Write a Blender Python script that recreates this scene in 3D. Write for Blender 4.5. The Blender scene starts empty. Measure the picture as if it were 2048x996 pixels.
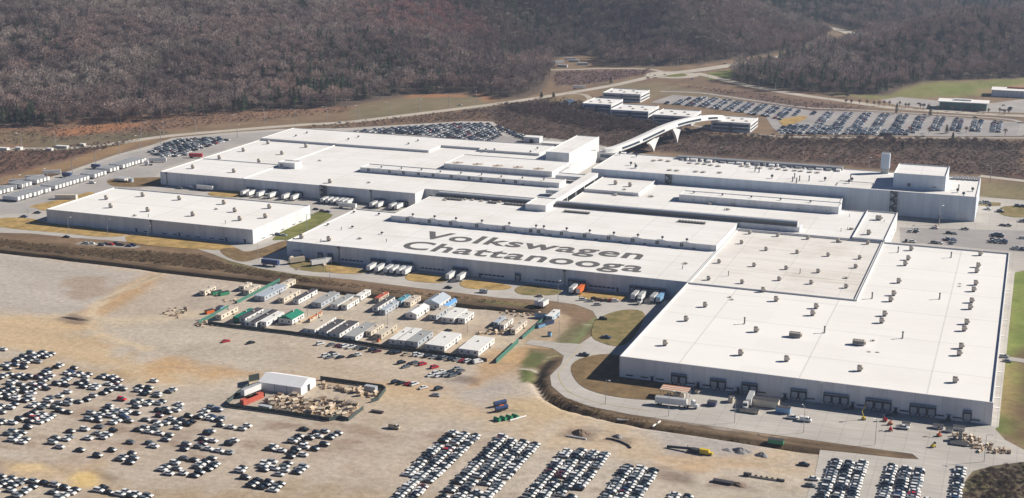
import bpy, bmesh, math, random
import numpy as np
from mathutils import Vector, Matrix
random.seed(7); RNG = np.random.default_rng(7)
S = bpy.context.scene
COL = S.collection
# ---------------------------------------------------------------- camera
CAMZ = 230.0
YAW, PITCH, ROLL, FPX = math.radians(-21.0779), math.radians(14.9773), math.radians(-0.0617), 2695.26
_cy, _sy, _cp, _sp = math.cos(YAW), math.sin(YAW), math.cos(PITCH), math.sin(PITCH)
_f = Vector((_sy*_cp, _cy*_cp, -_sp)); _r0 = Vector((_cy, -_sy, 0)); _u0 = _r0.cross(_f)
_r = math.cos(ROLL)*_r0 + math.sin(ROLL)*_u0; _u = -math.sin(ROLL)*_r0 + math.cos(ROLL)*_u0
cd = bpy.data.cameras.new('camera'); cam = bpy.data.objects.new('camera', cd); COL.objects.link(cam)
cd.sensor_width = 36.0; cd.lens = FPX*36.0/2048.0; cd.clip_start = 1.0; cd.clip_end = 30000.0
cam.matrix_world = Matrix(((_r.x, _u.x, -_f.x, 0), (_r.y, _u.y, -_f.y, 0), (_r.z, _u.z, -_f.z, CAMZ), (0, 0, 0, 1)))
S.camera = cam
# ---------------------------------------------------------------- sky, sun, exposure
SUN_EL, SUN_AZ = math.radians(32), math.atan2(0.84, 0.54)
w = bpy.data.worlds.new('World'); S.world = w; w.use_nodes = True
nt = w.node_tree; bg = nt.nodes['Background']; sk = nt.nodes.new('ShaderNodeTexSky')
sk.sky_type = 'NISHITA'; sk.sun_disc = False; sk.sun_elevation = SUN_EL; sk.sun_rotation = SUN_AZ
sk.air_density = 0.8; sk.dust_density = 0.0; sk.ozone_density = 4.0; sk.altitude = 3500
nt.links.new(sk.outputs[0], bg.inputs[0]); bg.inputs[1].default_value = 0.05
sl = bpy.data.lights.new('sun', 'SUN'); sl.energy = 5.0; sl.angle = math.radians(0.53); sl.color = (1.0, 0.93, 0.83)
so = bpy.data.objects.new('sun', sl); COL.objects.link(so)
so.rotation_euler = Vector((math.cos(SUN_EL)*math.sin(SUN_AZ), math.cos(SUN_EL)*math.cos(SUN_AZ), math.sin(SUN_EL))).to_track_quat('Z', 'Y').to_euler()
so.location = (300, 400, 600)
S.view_settings.view_transform = 'Standard'; S.view_settings.look = 'None'; S.view_settings.gamma = 1.0
S.view_settings.use_curve_mapping = False; S.view_settings.exposure = 0.5
S.render.engine = 'CYCLES'
S.cycles.max_bounces = 4; S.cycles.diffuse_bounces = 1; S.cycles.glossy_bounces = 2; S.cycles.volume_bounces = 0
S.cycles.use_denoising = True
# ---------------------------------------------------------------- pixel of the survey photo -> point on a level plane
def P(px, py, z=0.0):
    d = _f + _r*((px-1024)/FPX) - _u*((py-498)/FPX); t = (z-CAMZ)/d.z
    return (d.x*t, d.y*t)
def PL(L, z=0.0): return [P(x, y, z) for x, y in L]
def lerp(a, b, t): return a+(b-a)*t
_O = 'first second third fourth fifth sixth seventh eighth ninth tenth eleventh twelfth thirteenth fourteenth fifteenth sixteenth seventeenth eighteenth nineteenth twentieth'.split()
def ordinal(i): return _O[i] if i < 20 else 'twenty-'+_O[i-20]
# ---------------------------------------------------------------- numpy noise
def _hash(ix, iy, s):
    n = (ix*374761393 + iy*668265263 + s*2246822519) & 0xFFFFFFFF
    n = ((n ^ (n >> 13))*1274126177) & 0xFFFFFFFF
    return ((n ^ (n >> 16)) & 0xFFFF)/65535.0
def vnoise(x, y, sc, seed=0):
    x = np.asarray(x, float)/sc; y = np.asarray(y, float)/sc
    ix = np.floor(x).astype(np.int64); iy = np.floor(y).astype(np.int64); fx = x-ix; fy = y-iy
    fx = fx*fx*(3-2*fx); fy = fy*fy*(3-2*fy)
    a = _hash(ix, iy, seed); b = _hash(ix+1, iy, seed); c = _hash(ix, iy+1, seed); d = _hash(ix+1, iy+1, seed)
    return (a*(1-fx)+b*fx)*(1-fy)+(c*(1-fx)+d*fx)*fy
def fbm(x, y, sc, seed=0, o=4):
    t = 0; a = 1; n = 0
    for k in range(o): t = t+a*vnoise(x, y, sc/2**k, seed+k*17); n += a; a *= .55
    return t/n
def sstep(a, b, v):
    t = np.clip((v-a)/(b-a), 0, 1); return t*t*(3-2*t)
def pdist(X, Y, pts, closed=False):
    D = np.full(np.shape(X), 1e18); n = len(pts)
    for i in range(n if closed else n-1):
        ax, ay = pts[i]; bx, by = pts[(i+1) % n]; dx, dy = bx-ax, by-ay; L = dx*dx+dy*dy or 1e-9
        t = np.clip(((X-ax)*dx+(Y-ay)*dy)/L, 0, 1)
        D = np.minimum(D, (X-ax-t*dx)**2+(Y-ay-t*dy)**2)
    return np.sqrt(D)
def inside(X, Y, pts):
    r = np.zeros(np.shape(X), bool); n = len(pts)
    for i in range(n):
        ax, ay = pts[i]; bx, by = pts[(i+1) % n]
        if ay == by: continue
        c = ((ay > Y) != (by > Y)) & (X < (bx-ax)*(Y-ay)/(by-ay)+ax); r ^= c
    return r
def sdist(X, Y, pts):            # positive inside
    d = pdist(X, Y, pts, True); return np.where(inside(X, Y, pts), d, -d)
# ---------------------------------------------------------------- relief
OPEN = PL([(-500,285),(0,256),(130,253),(290,244),(376,236),(512,224),(612,219),(680,215),(731,205),(817,190),(885,188),(953,186),(988,195),(1039,198),(1083,184),(1100,152),(1107,133),(1120,114),(1190,112),(1204,133),(1300,134),(1400,129),(1500,114),(1597,99),(1640,86),(1672,74),(1640,62),(1615,47),(1650,43),(1724,66),(1716,78),(1692,90),(1640,105),(1603,113),(1560,120),(1550,131),(1478,140),(1457,150),(1461,164),(1515,176),(1587,184),(1690,190),(1775,190),(1799,178),(1854,164),(1929,159),(2048,157),(2500,150),(2600,1500),(-1500,1500)])
HWY = PL([(1860,28),(1925,36),(2048,53),(2250,80)])
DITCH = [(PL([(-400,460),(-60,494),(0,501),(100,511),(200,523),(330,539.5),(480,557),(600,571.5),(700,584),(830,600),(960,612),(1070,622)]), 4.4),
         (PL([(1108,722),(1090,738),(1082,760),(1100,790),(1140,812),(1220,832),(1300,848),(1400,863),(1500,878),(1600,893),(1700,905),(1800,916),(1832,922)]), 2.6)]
HILLS = [(-1500,2000,560,520,100),(-1000,2480,300,240,42),(-552,2230,260,200,38),(-170,1943,240,170,30),(150,2300,300,250,22),(-2400,2200,600,700,80)]
def relief(X, Y):
    X = np.asarray(X, float); Y = np.asarray(Y, float)
    g = 0
    for cx, cy, sx, sy, a in HILLS: g = g+a*np.exp(-.5*((X-cx)/sx)**2-.5*((Y-cy)/sy)**2)
    D = np.hypot(X, Y)
    g = g-6+160*sstep(2700, 5200, D)+(fbm(X, Y, 300, 5, 3)-.4)*38
    sd = -sdist(X, Y, OPEN); hw = pdist(X, Y, HWY)
    z = np.maximum(g, 0)*sstep(5, 220, sd)*(.25+.75*sstep(10, 120, hw))
    for pts, dep in DITCH:
        dd = pdist(X, Y, pts); i0 = dd < 30
        # near side of the bank line = the side towards the camera: find by comparing with the nearest segment's normal
        side = np.zeros_like(X); best = np.full(X.shape, 1e18)
        for (ax, ay), (bx, by) in zip(pts[:-1], pts[1:]):
            dx, dy = bx-ax, by-ay; L = dx*dx+dy*dy
            t = np.clip(((X-ax)*dx+(Y-ay)*dy)/L, 0, 1); q = (X-ax-t*dx)**2+(Y-ay-t*dy)**2
            cr = dx*(Y-ay)-dy*(X-ax); m = q < best
            side = np.where(m, np.where(cr < 0, 1, -1), side); best = np.where(m, q, best)
        s = side*dd   # positive towards the lot
        prof = np.where(s < 0, 0, np.where(s < 1.7, s/1.7, np.where(s < 2.6, 1, np.clip(1-(s-2.6)/3.2, 0, 1))))
        endf = sstep(0, 25, np.hypot(X-pts[0][0], Y-pts[0][1]))*sstep(0, 14, np.hypot(X-pts[-1][0], Y-pts[-1][1]))
        z = z-dep*prof*endf
    return z
def gz(x, y): return float(relief(np.array([x]), np.array([y]))[0])
# ---------------------------------------------------------------- materials
MATS = {}
def mat(name, color, rough=.8, metal=0, var=.0, scale=.3, bump=0):
    if name in MATS: return MATS[name]
    m = bpy.data.materials.new(name); m.use_nodes = True; n = m.node_tree; b = n.nodes['Principled BSDF']
    b.inputs['Base Color'].default_value = (*color, 1); b.inputs['Roughness'].default_value = rough; b.inputs['Metallic'].default_value = metal
    if var:
        tc = n.nodes.new('ShaderNodeTexCoord'); no = n.nodes.new('ShaderNodeTexNoise'); no.inputs['Scale'].default_value = scale; no.inputs['Detail'].default_value = 5
        mp = n.nodes.new('ShaderNodeMapRange'); mp.inputs[1].default_value = .3; mp.inputs[2].default_value = .7; mp.inputs[3].default_value = 1-var; mp.inputs[4].default_value = 1+var*.6
        mx = n.nodes.new('ShaderNodeVectorMath'); mx.operation = 'SCALE'; mx.inputs[0].default_value = color
        n.links.new(tc.outputs['Object'], no.inputs['Vector']); n.links.new(no.outputs[0], mp.inputs[0]); n.links.new(mp.outputs[0], mx.inputs['Scale'])
        n.links.new(mx.outputs[0], b.inputs['Base Color'])
    MATS[name] = m; return m
# ---------------------------------------------------------------- mesh helper
class MB:
    def __init__(s): s.v = []; s.f = []; s.m = []
    def face(s, pts, mi=0):
        b = len(s.v); s.v += [tuple(p) for p in pts]; s.f.append(tuple(range(b, b+len(pts)))); s.m.append(mi); return s
    def box(s, x0, x1, y0, y1, z0, z1, mi=0, top=None, tx=0, ty=0):
        b = len(s.v)
        s.v += [(x0,y0,z0),(x1,y0,z0),(x1,y1,z0),(x0,y1,z0),(x0+tx,y0+ty,z1),(x1-tx,y0+ty,z1),(x1-tx,y1-ty,z1),(x0+tx,y1-ty,z1)]
        for q in ((0,3,2,1),(0,1,5,4),(1,2,6,5),(2,3,7,6),(3,0,4,7)): s.f.append(tuple(b+i for i in q)); s.m.append(mi)
        s.f.append((b+4,b+5,b+6,b+7)); s.m.append(mi if top is None else top); return s
    def cyl(s, cx, cy, z0, z1, r, n=8, mi=0, r1=None):
        r1 = r if r1 is None else r1; b = len(s.v)
        for k in range(n):
            a = 2*math.pi*k/n; s.v.append((cx+r*math.cos(a), cy+r*math.sin(a), z0)); s.v.append((cx+r1*math.cos(a), cy+r1*math.sin(a), z1))
        for k in range(n):
            i, j = b+2*k, b+2*((k+1) % n); s.f.append((i, j, j+1, i+1)); s.m.append(mi)
        s.f.append(tuple(b+2*k+1 for k in range(n))); s.m.append(mi); s.f.append(tuple(b+2*k for k in reversed(range(n)))); s.m.append(mi); return s
    def tube(s, pts, r, n=6, mi=0):
        pts = [Vector(p) for p in pts]; b = len(s.v)
        for i, p in enumerate(pts):
            d = (pts[min(i+1, len(pts)-1)]-pts[max(i-1, 0)]).normalized(); a = d.orthogonal().normalized() if abs(d.z) > .9 else Vector((0,0,1)).cross(d).normalized(); c = d.cross(a)
            for k in range(n):
                t = 2*math.pi*k/n; s.v.append(tuple(p+a*r*math.cos(t)+c*r*math.sin(t)))
        for i in range(len(pts)-1):
            for k in range(n):
                q = b+i*n; s.f.append((q+k, q+(k+1) % n, q+n+(k+1) % n, q+n+k)); s.m.append(mi)
        s.f.append(tuple(b+k for k in reversed(range(n)))); s.m.append(mi); s.f.append(tuple(b+(len(pts)-1)*n+k for k in range(n))); s.m.append(mi); return s
    def build(s, name, mats, parent=None, loc=(0,0,0), rz=0, smooth=False):
        me = bpy.data.meshes.new(name); me.from_pydata(s.v, [], s.f)
        for m in (mats if isinstance(mats, (list, tuple)) else [mats]): me.materials.append(m)
        if len(me.materials) > 1: me.polygons.foreach_set('material_index', s.m)
        if smooth: me.polygons.foreach_set('use_smooth', [True]*len(me.polygons))
        me.update(); o = bpy.data.objects.new(name, me); COL.objects.link(o); o.location = loc; o.rotation_euler = (0,0,rz)
        if parent: o.parent = parent
        return o
def tag(o, label=None, cat=None, group=None, kind=None):
    if label: o['label'] = label
    if cat: o['category'] = cat
    if group: o['group'] = group
    if kind: o['kind'] = kind
    return o
def thing(name, label, cat, loc=(0,0,0), rz=0, group=None):
    o = bpy.data.objects.new(name, None); COL.objects.link(o); o.location = loc; o.rotation_euler = (0,0,rz); o.empty_display_size = .5
    return tag(o, label, cat, group)
KIDS = {}
def dup(root, loc, rz=0, label=None, group=None, scale=None):
    r = root.copy(); COL.objects.link(r); r.location = loc; r.rotation_euler = (0,0,rz)
    if scale: r.scale = scale
    if label: r['label'] = label
    if group: r['group'] = group
    kids = KIDS.get(root.name)
    if kids is None: kids = KIDS[root.name] = [(c, [g for g in c.children]) for c in root.children]
    for c, gs in kids:
        k = c.copy(); COL.objects.link(k); k.parent = r
        for g in gs: h = g.copy(); COL.objects.link(h); h.parent = k
    return r
def proto_copy(cache, key, make, loc, rz=0, label=None, group=None, scale=None):
    if key not in cache:
        o = cache[key] = make(); o.location = loc; o.rotation_euler = (0,0,rz)
        if scale: o.scale = scale
        if label: o['label'] = label
        if group: o['group'] = group
        return o
    return dup(cache[key], loc, rz, label, group, scale or (1,1,1))
# ---------------------------------------------------------------- the ground: one relief sheet with its own colours
def spaced(a, b, step, growth, cap, end):
    out = []; s = step; v = b
    while v < end: s = min(s*growth, cap if v-b < 3600 else 400); v += s; out.append(v)
    return out
gx = list(np.arange(-760, 60, 2.4)); gx = [-v for v in spaced(0, 760, 2.4, 1.08, 26, 9000)][::-1]+gx+spaced(0, 57.6, 2.4, 1.08, 26, 7000)
gy = list(np.arange(372, 960, 1.7)); gy = [-v for v in spaced(0, -372, 3, 1.15, 80, 600)][::-1]+gy+spaced(0, 958.4, 2.2, 1.03, 22, 12000)
GX, GY = np.meshgrid(np.array(gx), np.array(gy)); sh = GX.shape; X = GX.ravel(); Y = GY.ravel(); Z = relief(X, Y)
C = np.empty((X.size, 3))
warp = (fbm(X, Y, 30, 3, 4)-.5); warp2 = (fbm(X, Y, 8, 9, 3)-.5)
N1 = fbm(X, Y, 60, 21, 4); N2 = fbm(X, Y, 14, 31, 3); N3 = fbm(X*.22, Y, 10, 41, 3)   # N3: streaks along the rows
def put(m, col, var=.15, n=None):
    n = N2 if n is None else n
    c = np.array(col)[None, :]*(1+var*2*(n[:, None]-.5)); C[:] = C*(1-m[:, None])+c*m[:, None]
def poly(px, col, soft=3., wob=6., op=1., var=.15, z=0, world=False, n=None, patch=None):
    pts = px if world else PL(px, z); xs = [p[0] for p in pts]; ys = [p[1] for p in pts]; M = soft+wob+2
    i = np.where((X > min(xs)-M) & (X < max(xs)+M) & (Y > min(ys)-M) & (Y < max(ys)+M))[0]
    if not len(i): return
    d = sdist(X[i], Y[i], pts)+wob*2*warp[i]+wob*.8*warp2[i]; m = np.zeros(X.size); v = sstep(-soft, soft, d)*op
    if patch: v = v*sstep(patch[0], patch[1], fbm(X[i], Y[i], patch[2], int(patch[2]*7), 4))
    m[i] = v; put(m, col, var, n)
def line(px, wid, col, soft=2., wob=2., op=1., var=.12, z=0):
    pts = PL(px, z); M = wid+soft+wob+2; xs = [p[0] for p in pts]; ys = [p[1] for p in pts]
    i = np.where((X > min(xs)-M) & (X < max(xs)+M) & (Y > min(ys)-M) & (Y < max(ys)+M))[0]
    if not len(i): return
    d = wid/2-pdist(X[i], Y[i], pts)+wob*2*warp2[i]+wob*warp[i]; m = np.zeros(X.size); m[i] = sstep(-soft, soft, d)*op; put(m, col, var)
GRAV = (.455,.39,.315); TAN = (.53,.39,.235); ORG = (.48,.315,.17); BRN = (.20,.135,.085); SCR = (.098,.068,.055); GRN = (.17,.20,.055); DRY = (.37,.25,.115); CLAY = (.36,.17,.085); PALE = (.52,.46,.39)
C[:] = (.115,.088,.07); C *= (.8+.4*N1[:, None])
put(sstep(-4, 6, sdist(X, Y, OPEN)+8*warp), (.215,.15,.095), .3)
# far open land
poly([(0,250),(330,228),(700,214),(700,222),(560,232),(330,262),(0,300)], (.225,.135,.09), 6, 8, .9, .35)
poly([(95,262),(200,250),(290,246),(290,250),(240,258),(120,275)], CLAY, 5, 8, .9, .2)
poly([(0,262),(90,262),(110,290),(0,292)], (.18,.15,.085), 8, 12, .7, .3)
poly([(90,275),(330,262),(340,272),(240,285),(60,300)], (.16,.135,.085), 8, 12, .8, .3)
poly([(700,218),(760,203),(850,192),(950,190),(990,198),(980,207),(700,244)], (.20,.165,.10), 5, 5, .9, .2)
poly([(945,188),(960,186),(990,200),(975,204)], CLAY, 3, 5, .9, .2); poly([(800,192),(880,188),(955,190),(960,192),(820,196)], CLAY, 3, 5, .8, .2)
poly([(-200,330),(0,303),(100,298),(230,282),(300,278),(250,290),(120,325),(0,357),(-200,400)], (.17,.10,.075), 5, 8, .95, .4)
poly([(300,276),(300,282),(130,338),(0,372),(0,356),(120,325),(230,290)], (.285,.185,.10), 4, 6, .9, .25)
poly([(560,258),(700,252),(800,240),(1000,210),(1060,200),(1130,192),(1160,205),(1200,225),(1310,250),(1430,268),(1560,278),(2048,280),(2048,365),(1960,352),(1500,318),(1240,300),(1180,290),(1060,278),(1000,270),(960,247),(800,250),(690,262),(560,262)], SCR, 6, 10, 1., .5)
poly([(700,240),(960,222),(1000,245),(800,250),(690,260)], (.19,.125,.085), 6, 8, .8, .4)
poly([(1240,290),(2048,300),(2048,350),(1500,315)], (.16,.09,.062), 12, 25, .9, .5, patch=(.4,.65,60))
for yy, c_ in ((262,.15),(292,.13),(318,.16)): line([(1250,yy-6),(1600,yy+2),(1900,yy+6),(2100,yy+10)], 9, (c_,c_*.72,c_*.6), 6, 8, .6, .4)
poly([(1110,142),(1300,138),(1310,145),(1200,165),(1110,172)], (.14,.09,.085), 5, 6, .95, .3)
poly([(1090,186),(1250,170),(1330,160),(1500,185),(1760,225),(2048,240),(2048,228),(1800,205),(1640,190),(1460,165),(1400,155),(1310,150)], (.19,.13,.09), 6, 6, .9, .3)
poly([(1330,168),(1500,185),(1760,222),(1600,222),(1500,200),(1390,190),(1330,183)], (.135,.088,.07), 5, 6, .9, .3)
poly([(1200,168),(1320,166),(1420,185),(1500,200),(1300,195),(1205,180)], (.21,.17,.105), 5, 5, .9, .2)
poly([(1100,192),(1160,188),(1195,205),(1160,214),(1100,208)], (.25,.185,.11), 4, 4, .9, .2)
poly([(1400,150),(1470,138),(1535,131),(1545,137),(1470,145),(1460,160),(1420,158)], GRN, 4, 5, .95, .2)
poly([(1640,190),(1775,191),(1800,180),(1860,165),(2048,158),(2300,160),(2300,195),(1990,190),(1870,195),(1760,200)], (.20,.20,.075), 8, 8, 1., .2)
poly([(1870,172),(1960,170),(2048,163),(2048,172),(1960,186),(1880,190)], GRN, 10, 14, .7, .2)
poly([(1950,180),(2048,166),(2300,170),(2300,190),(1980,190)], (.32,.22,.14), 8, 14, .8, .2)
poly([(1750,196),(1880,193),(1885,220),(1780,222),(1700,208)], (.26,.19,.12), 5, 6, .8, .2)
# around the plant
poly([(1964,365),(2060,370),(2150,385),(2150,420),(1960,408),(1957,380)], (.21,.175,.095), 5, 6, 1, .3)
poly([(2015,535),(2150,530),(2300,900),(2100,920),(1995,860),(1975,800)], (.21,.22,.065), 4, 5, 1, .3)
poly([(2020,545),(2060,545),(2090,740),(2000,700)], (.16,.205,.05), 8, 12, 1, .3)
poly([(1990,730),(2030,735),(2045,820),(1985,850),(1965,840)], (.25,.19,.085), 6, 8, .9, .3)
poly([(1955,840),(2010,835),(2035,850),(1990,880),(1950,870)], (.13,.16,.045), 6, 8, .9, .3)
poly([(2032,690),(2080,690),(2120,900),(2020,880),(2050,800)], (.15,.095,.06), 6, 8, .9, .3)
# scrub strip along the lower road
poly([(-300,440),(0,466),(150,477),(300,488),(400,497),(440,512),(520,535),(700,562),(900,588),(1100,606),(1160,618),(1195,640),(1185,672),(1110,690),(1060,675),(1075,640),(1070,622),(960,612),(830,600),(600,571),(330,539),(100,510),(0,501),(-300,465)], BRN, 1.5, 2, 1, .45)
line([(165,487),(270,494)], 7, (.40,.37,.33), 1.5, 1.5, .9)
poly([(-100,470),(300,500),(430,530),(800,585),(1100,618),(1060,612),(600,560),(300,530),(-100,492)], (.15,.105,.062), 4, 6, .7, .5)
poly([(430,505),(520,535),(640,555),(620,560),(480,540)], (.17,.15,.07), 3, 4, .8, .3)
poly([(940,595),(1000,602),(1090,612),(1060,615),(960,606)], (.16,.15,.06), 3, 4, .8, .3)
# the gravel lot
LOT = [(-400,455),(0,503),(200,526),(330,542),(600,573),(830,602),(1068,625),(1075,645),(1105,640),(1120,660),(1090,680),(1045,685),(1045,705),(1075,715),(1075,760),(1100,800),(1220,842),(1400,874),(1600,903),(1650,910),(1630,1100),(1600,1500),(-1500,1500),(-900,700)]
poly(LOT, GRAV, 2, 2, 1, .16)
put(inside(X, Y, PL(LOT))*sstep(.45, .75, N3)*.35, PALE, .1)
put(inside(X, Y, PL(LOT))*sstep(.5, .8, fbm(X, Y, 90, 77, 4))*.45, (.46,.345,.23), .1)
poly([(0,505),(190,528),(290,545),(240,590),(160,640),(60,625),(-200,600),(-200,480)], (.45,.405,.36), 8, 10, .9, .12, n=N3)
poly([(100,560),(240,545),(240,585),(60,620)], (.33,.24,.17), 10, 16, .6, .2, patch=(.45,.65,22))
poly([(300,545),(330,545),(300,580),(200,635),(150,660),(120,650),(190,610),(250,570)], ORG, 5, 7, .85, .2)
line([(325,546),(270,570),(215,595),(190,615),(180,650),(200,670),(300,700)], 6, (.58,.47,.33), 2, 3, .95); line([(322,546),(262,575),(205,602)], 1.5, (.27,.21,.15), 1, 1, .7)
poly([(340,545),(560,570),(640,590),(560,640),(400,650),(280,620),(220,640),(300,580)], (.45,.385,.325), 8, 12, .7, .15)
line([(0,640),(130,636),(240,645),(420,625),(640,640),(900,675),(1040,685)], 14, (.57,.47,.34), 5, 5, .75)
poly([(-100,640),(150,640),(220,690),(330,730),(500,745),(520,770),(300,760),(120,720),(-100,700)], TAN, 10, 16, .85, .15, n=N3)
poly([(200,690),(330,710),(560,745),(780,765),(900,770),(1050,700),(1090,700),(1000,770),(860,800),(700,770),(520,765),(330,745)], ORG, 6, 12, .8, .15, n=N3)
poly([(300,705),(420,735),(430,750),(330,735)], ORG, 6, 12, .8, .1)
poly([(-100,700),(100,715),(240,745),(180,760),(60,740),(-100,735)], (.44,.31,.175), 9, 18, .7, .2, n=N3)
poly([(640,690),(900,735),(1000,745),(960,770),(780,760),(600,720)], (.50,.42,.335), 9, 14, .7)
poly([(700,770),(1000,780),(1250,850),(1500,860),(1640,905),(1620,960),(1400,930),(1150,900),(900,840)], (.52,.40,.27), 9, 18, .75, .12, n=N3)
poly([(1300,840),(1480,865),(1540,890),(1480,915),(1350,905),(1290,870)], (.40,.375,.36), 8, 10, .85)
poly([(1340,925),(1500,915),(1560,930),(1440,950)], ORG, 6, 14, .5)
poly([(900,750),(1000,745),(1040,790),(960,810),(880,790)], (.41,.375,.35), 9, 14, .7)
poly([(1010,800),(1080,800),(1120,830),(1040,835)], (.50,.385,.235), 7, 10, .85)
poly([(990,700),(1060,690),(1060,705),(960,775),(930,780)], ORG, 4, 8, .75, .1)
poly([(1060,697),(1100,700),(1122,712),(1112,735),(1085,745),(1070,765),(1042,768),(1040,742)], (.19,.155,.085), 1.5, 2.5, .95, .3)
poly([(1062,705),(1086,706),(1082,724),(1066,735),(1046,733)], (.12,.135,.05), 1.2, 2, .95, .25)
poly([(1044,742),(1062,740),(1066,760),(1044,766)], (.10,.125,.04), 1.2, 2, .95, .25)
poly([(1092,716),(1112,712),(1092,738),(1074,742)], (.40,.38,.20), .8, 1.5, .9, .2)
line([(1040,738),(1070,740),(1090,744)], 1.2, (.5,.46,.38), .6, 1, .9)
poly([(-200,740),(160,760),(420,830),(640,860),(1000,860),(900,1100),(-400,1100)], (.43,.355,.28), 14, 16, .75, .22, n=N3)
poly([(600,870),(820,870),(760,996),(560,1010)], (.30,.215,.16), 12, 16, .55, .3, n=N3, patch=(.42,.62,26))
poly([(100,850),(560,840),(500,960),(60,960)], (.33,.24,.18), 12, 16, .5, .3, n=N3, patch=(.45,.65,22))
poly([(0,920),(180,925),(200,965),(0,960)], TAN, 8, 16, .8, .1); poly([(150,950),(200,950),(200,975),(150,975)], (.56,.41,.21), 5, 8, .9, .1); poly([(20,928),(90,926),(90,940),(20,942)], (.56,.42,.24), 4, 8, .9, .1)
poly([(200,970),(560,960),(900,980),(860,1100),(100,1100)], (.36,.26,.15), 8, 16, .6, .2)
for k in range(13):       # wheel-worn lanes between the car rows
    x0 = 60+k*88; line([(x0, 996), (x0+230*(1-.25*k/13), 840)], 4, (.52,.455,.385), 4, 4, .45)
for k in range(70):
    x0 = RNG.uniform(0, 1500); y0 = RNG.uniform(650, 990); line([(x0, y0), (x0+RNG.uniform(40, 200), y0+RNG.uniform(-10, 20))], 1.2, (.31,.25,.19) if k % 2 else (.54,.47,.39), 1.2, 2.5, .4)
for cx_, cy_, rr in ((150,638,9),(1160,870,7),(1350,955,9),(1470,970,10),(930,760,8),(1240,880,6)):
    x_, y_ = P(cx_, cy_); poly([(x_-rr, y_-rr*.5), (x_+rr, y_-rr*.6), (x_+rr*.8, y_+rr*.5), (x_-rr*.7, y_+rr*.6)], (.17,.125,.10), 3, 5, .7, .2, world=True)
lotm = inside(X, Y, PL([(-400,720),(100,745),(450,800),(900,865),(1250,930),(1600,960),(1600,1500),(-1500,1500)]))
sn = fbm(X*.35+Y*.1, Y, 7, 211, 4); put(lotm*sstep(.54, .70, sn)*sstep(.42, .6, fbm(X, Y, 45, 311, 3))*.65, (.27,.19,.14), .25)
put(lotm*sstep(.58, .72, fbm(X*.5, Y*1.3, 18, 411, 4))*.5, (.52,.46,.40), .1)
poly([(150,948),(190,948),(205,972),(150,975)], (.62,.45,.20), 3, 4, .95, .1); poly([(15,930),(95,928),(100,942),(20,944)], (.60,.45,.25), 4, 5, .9, .1)
poly([(85,925),(110,930),(150,942),(140,948),(100,938)], (.22,.16,.11), 3, 6, .7, .2); poly([(195,940),(235,955),(225,965),(200,955)], (.22,.16,.11), 3, 6, .7, .2)
# banks of both ditches
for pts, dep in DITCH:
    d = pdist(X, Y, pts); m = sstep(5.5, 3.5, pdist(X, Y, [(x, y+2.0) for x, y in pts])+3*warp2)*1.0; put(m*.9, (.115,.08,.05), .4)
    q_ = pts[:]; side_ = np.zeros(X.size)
    near_ = pdist(X, Y, [(x, y-1.4) for x, y in pts]); put(sstep(3.0, 2.0, near_+1.2*warp2)*.92, (.036,.028,.02), .4)  # near-black strip puts the bank's shade into the muddy soil colour
poly([(1080,770),(1110,800),(1220,835),(1400,866),(1600,896),(1830,925),(1840,915),(1700,900),(1400,858),(1220,828),(1130,805),(1100,775)], (.20,.14,.085), 1.5, 2, .85, .3)
poly([(1100,690),(1190,668),(1196,650),(1170,640),(1110,660),(1085,680)], (.16,.125,.07), 3, 4, .9, .4)
poly([(1140,690),(1170,655),(1185,650),(1160,690)], (.17,.17,.08), 2, 2, .8, .2)
poly([(1072,640),(1125,620),(1150,640),(1110,690),(1050,682)], (.42,.32,.22), 3, 6, .9, .2)
poly([(1110,690),(1135,660),(1165,648),(1180,655),(1150,690),(1130,694)], (.17,.155,.08), 1.5, 3, .9, .3)
line([(1192,636),(1165,665),(1146,688)], 3.0, (.19,.22,.10), .8, 1, .9)
line([(1140,635),(1175,650)], 1.2, (.5,.46,.38), .6, 1, .9)
poly([(1950,925),(2048,905),(2300,890),(2300,1200),(1900,1200),(1925,960)], (.13,.105,.07), 3, 5, 1, .5)
poly([(1935,940),(1975,940),(1980,975),(1925,985)], (.21,.20,.09), 4, 6, .8, .3)
# tiny brightness dirt everywhere
C *= (.93+.14*RNG.random(X.size))[:, None]
nx, ny = sh[1], sh[0]
idx = np.arange(nx*ny).reshape(ny, nx); q = np.stack([idx[:-1, :-1], idx[:-1, 1:], idx[1:, 1:], idx[1:, :-1]], -1).reshape(-1, 4)
me = bpy.data.meshes.new('ground'); me.vertices.add(X.size); me.vertices.foreach_set('co', np.stack([X, Y, Z], 1).ravel())
me.loops.add(q.size); me.loops.foreach_set('vertex_index', q.ravel()); me.polygons.add(len(q)); me.polygons.foreach_set('loop_start', np.arange(0, q.size, 4)); me.polygons.foreach_set('loop_total', np.full(len(q), 4))
me.update(); me.validate(); me.polygons.foreach_set('use_smooth', np.ones(len(q), bool))
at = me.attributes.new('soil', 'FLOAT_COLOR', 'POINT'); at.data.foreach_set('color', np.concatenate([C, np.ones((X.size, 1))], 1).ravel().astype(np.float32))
gm = bpy.data.materials.new('soil_and_gravel'); gm.use_nodes = True; n = gm.node_tree; b = n.nodes['Principled BSDF']; b.inputs['Roughness'].default_value = .95; b.inputs['Specular IOR Level'].default_value = .15
a_ = n.nodes.new('ShaderNodeAttribute'); a_.attribute_name = 'soil'; tc = n.nodes.new('ShaderNodeTexCoord')
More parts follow.
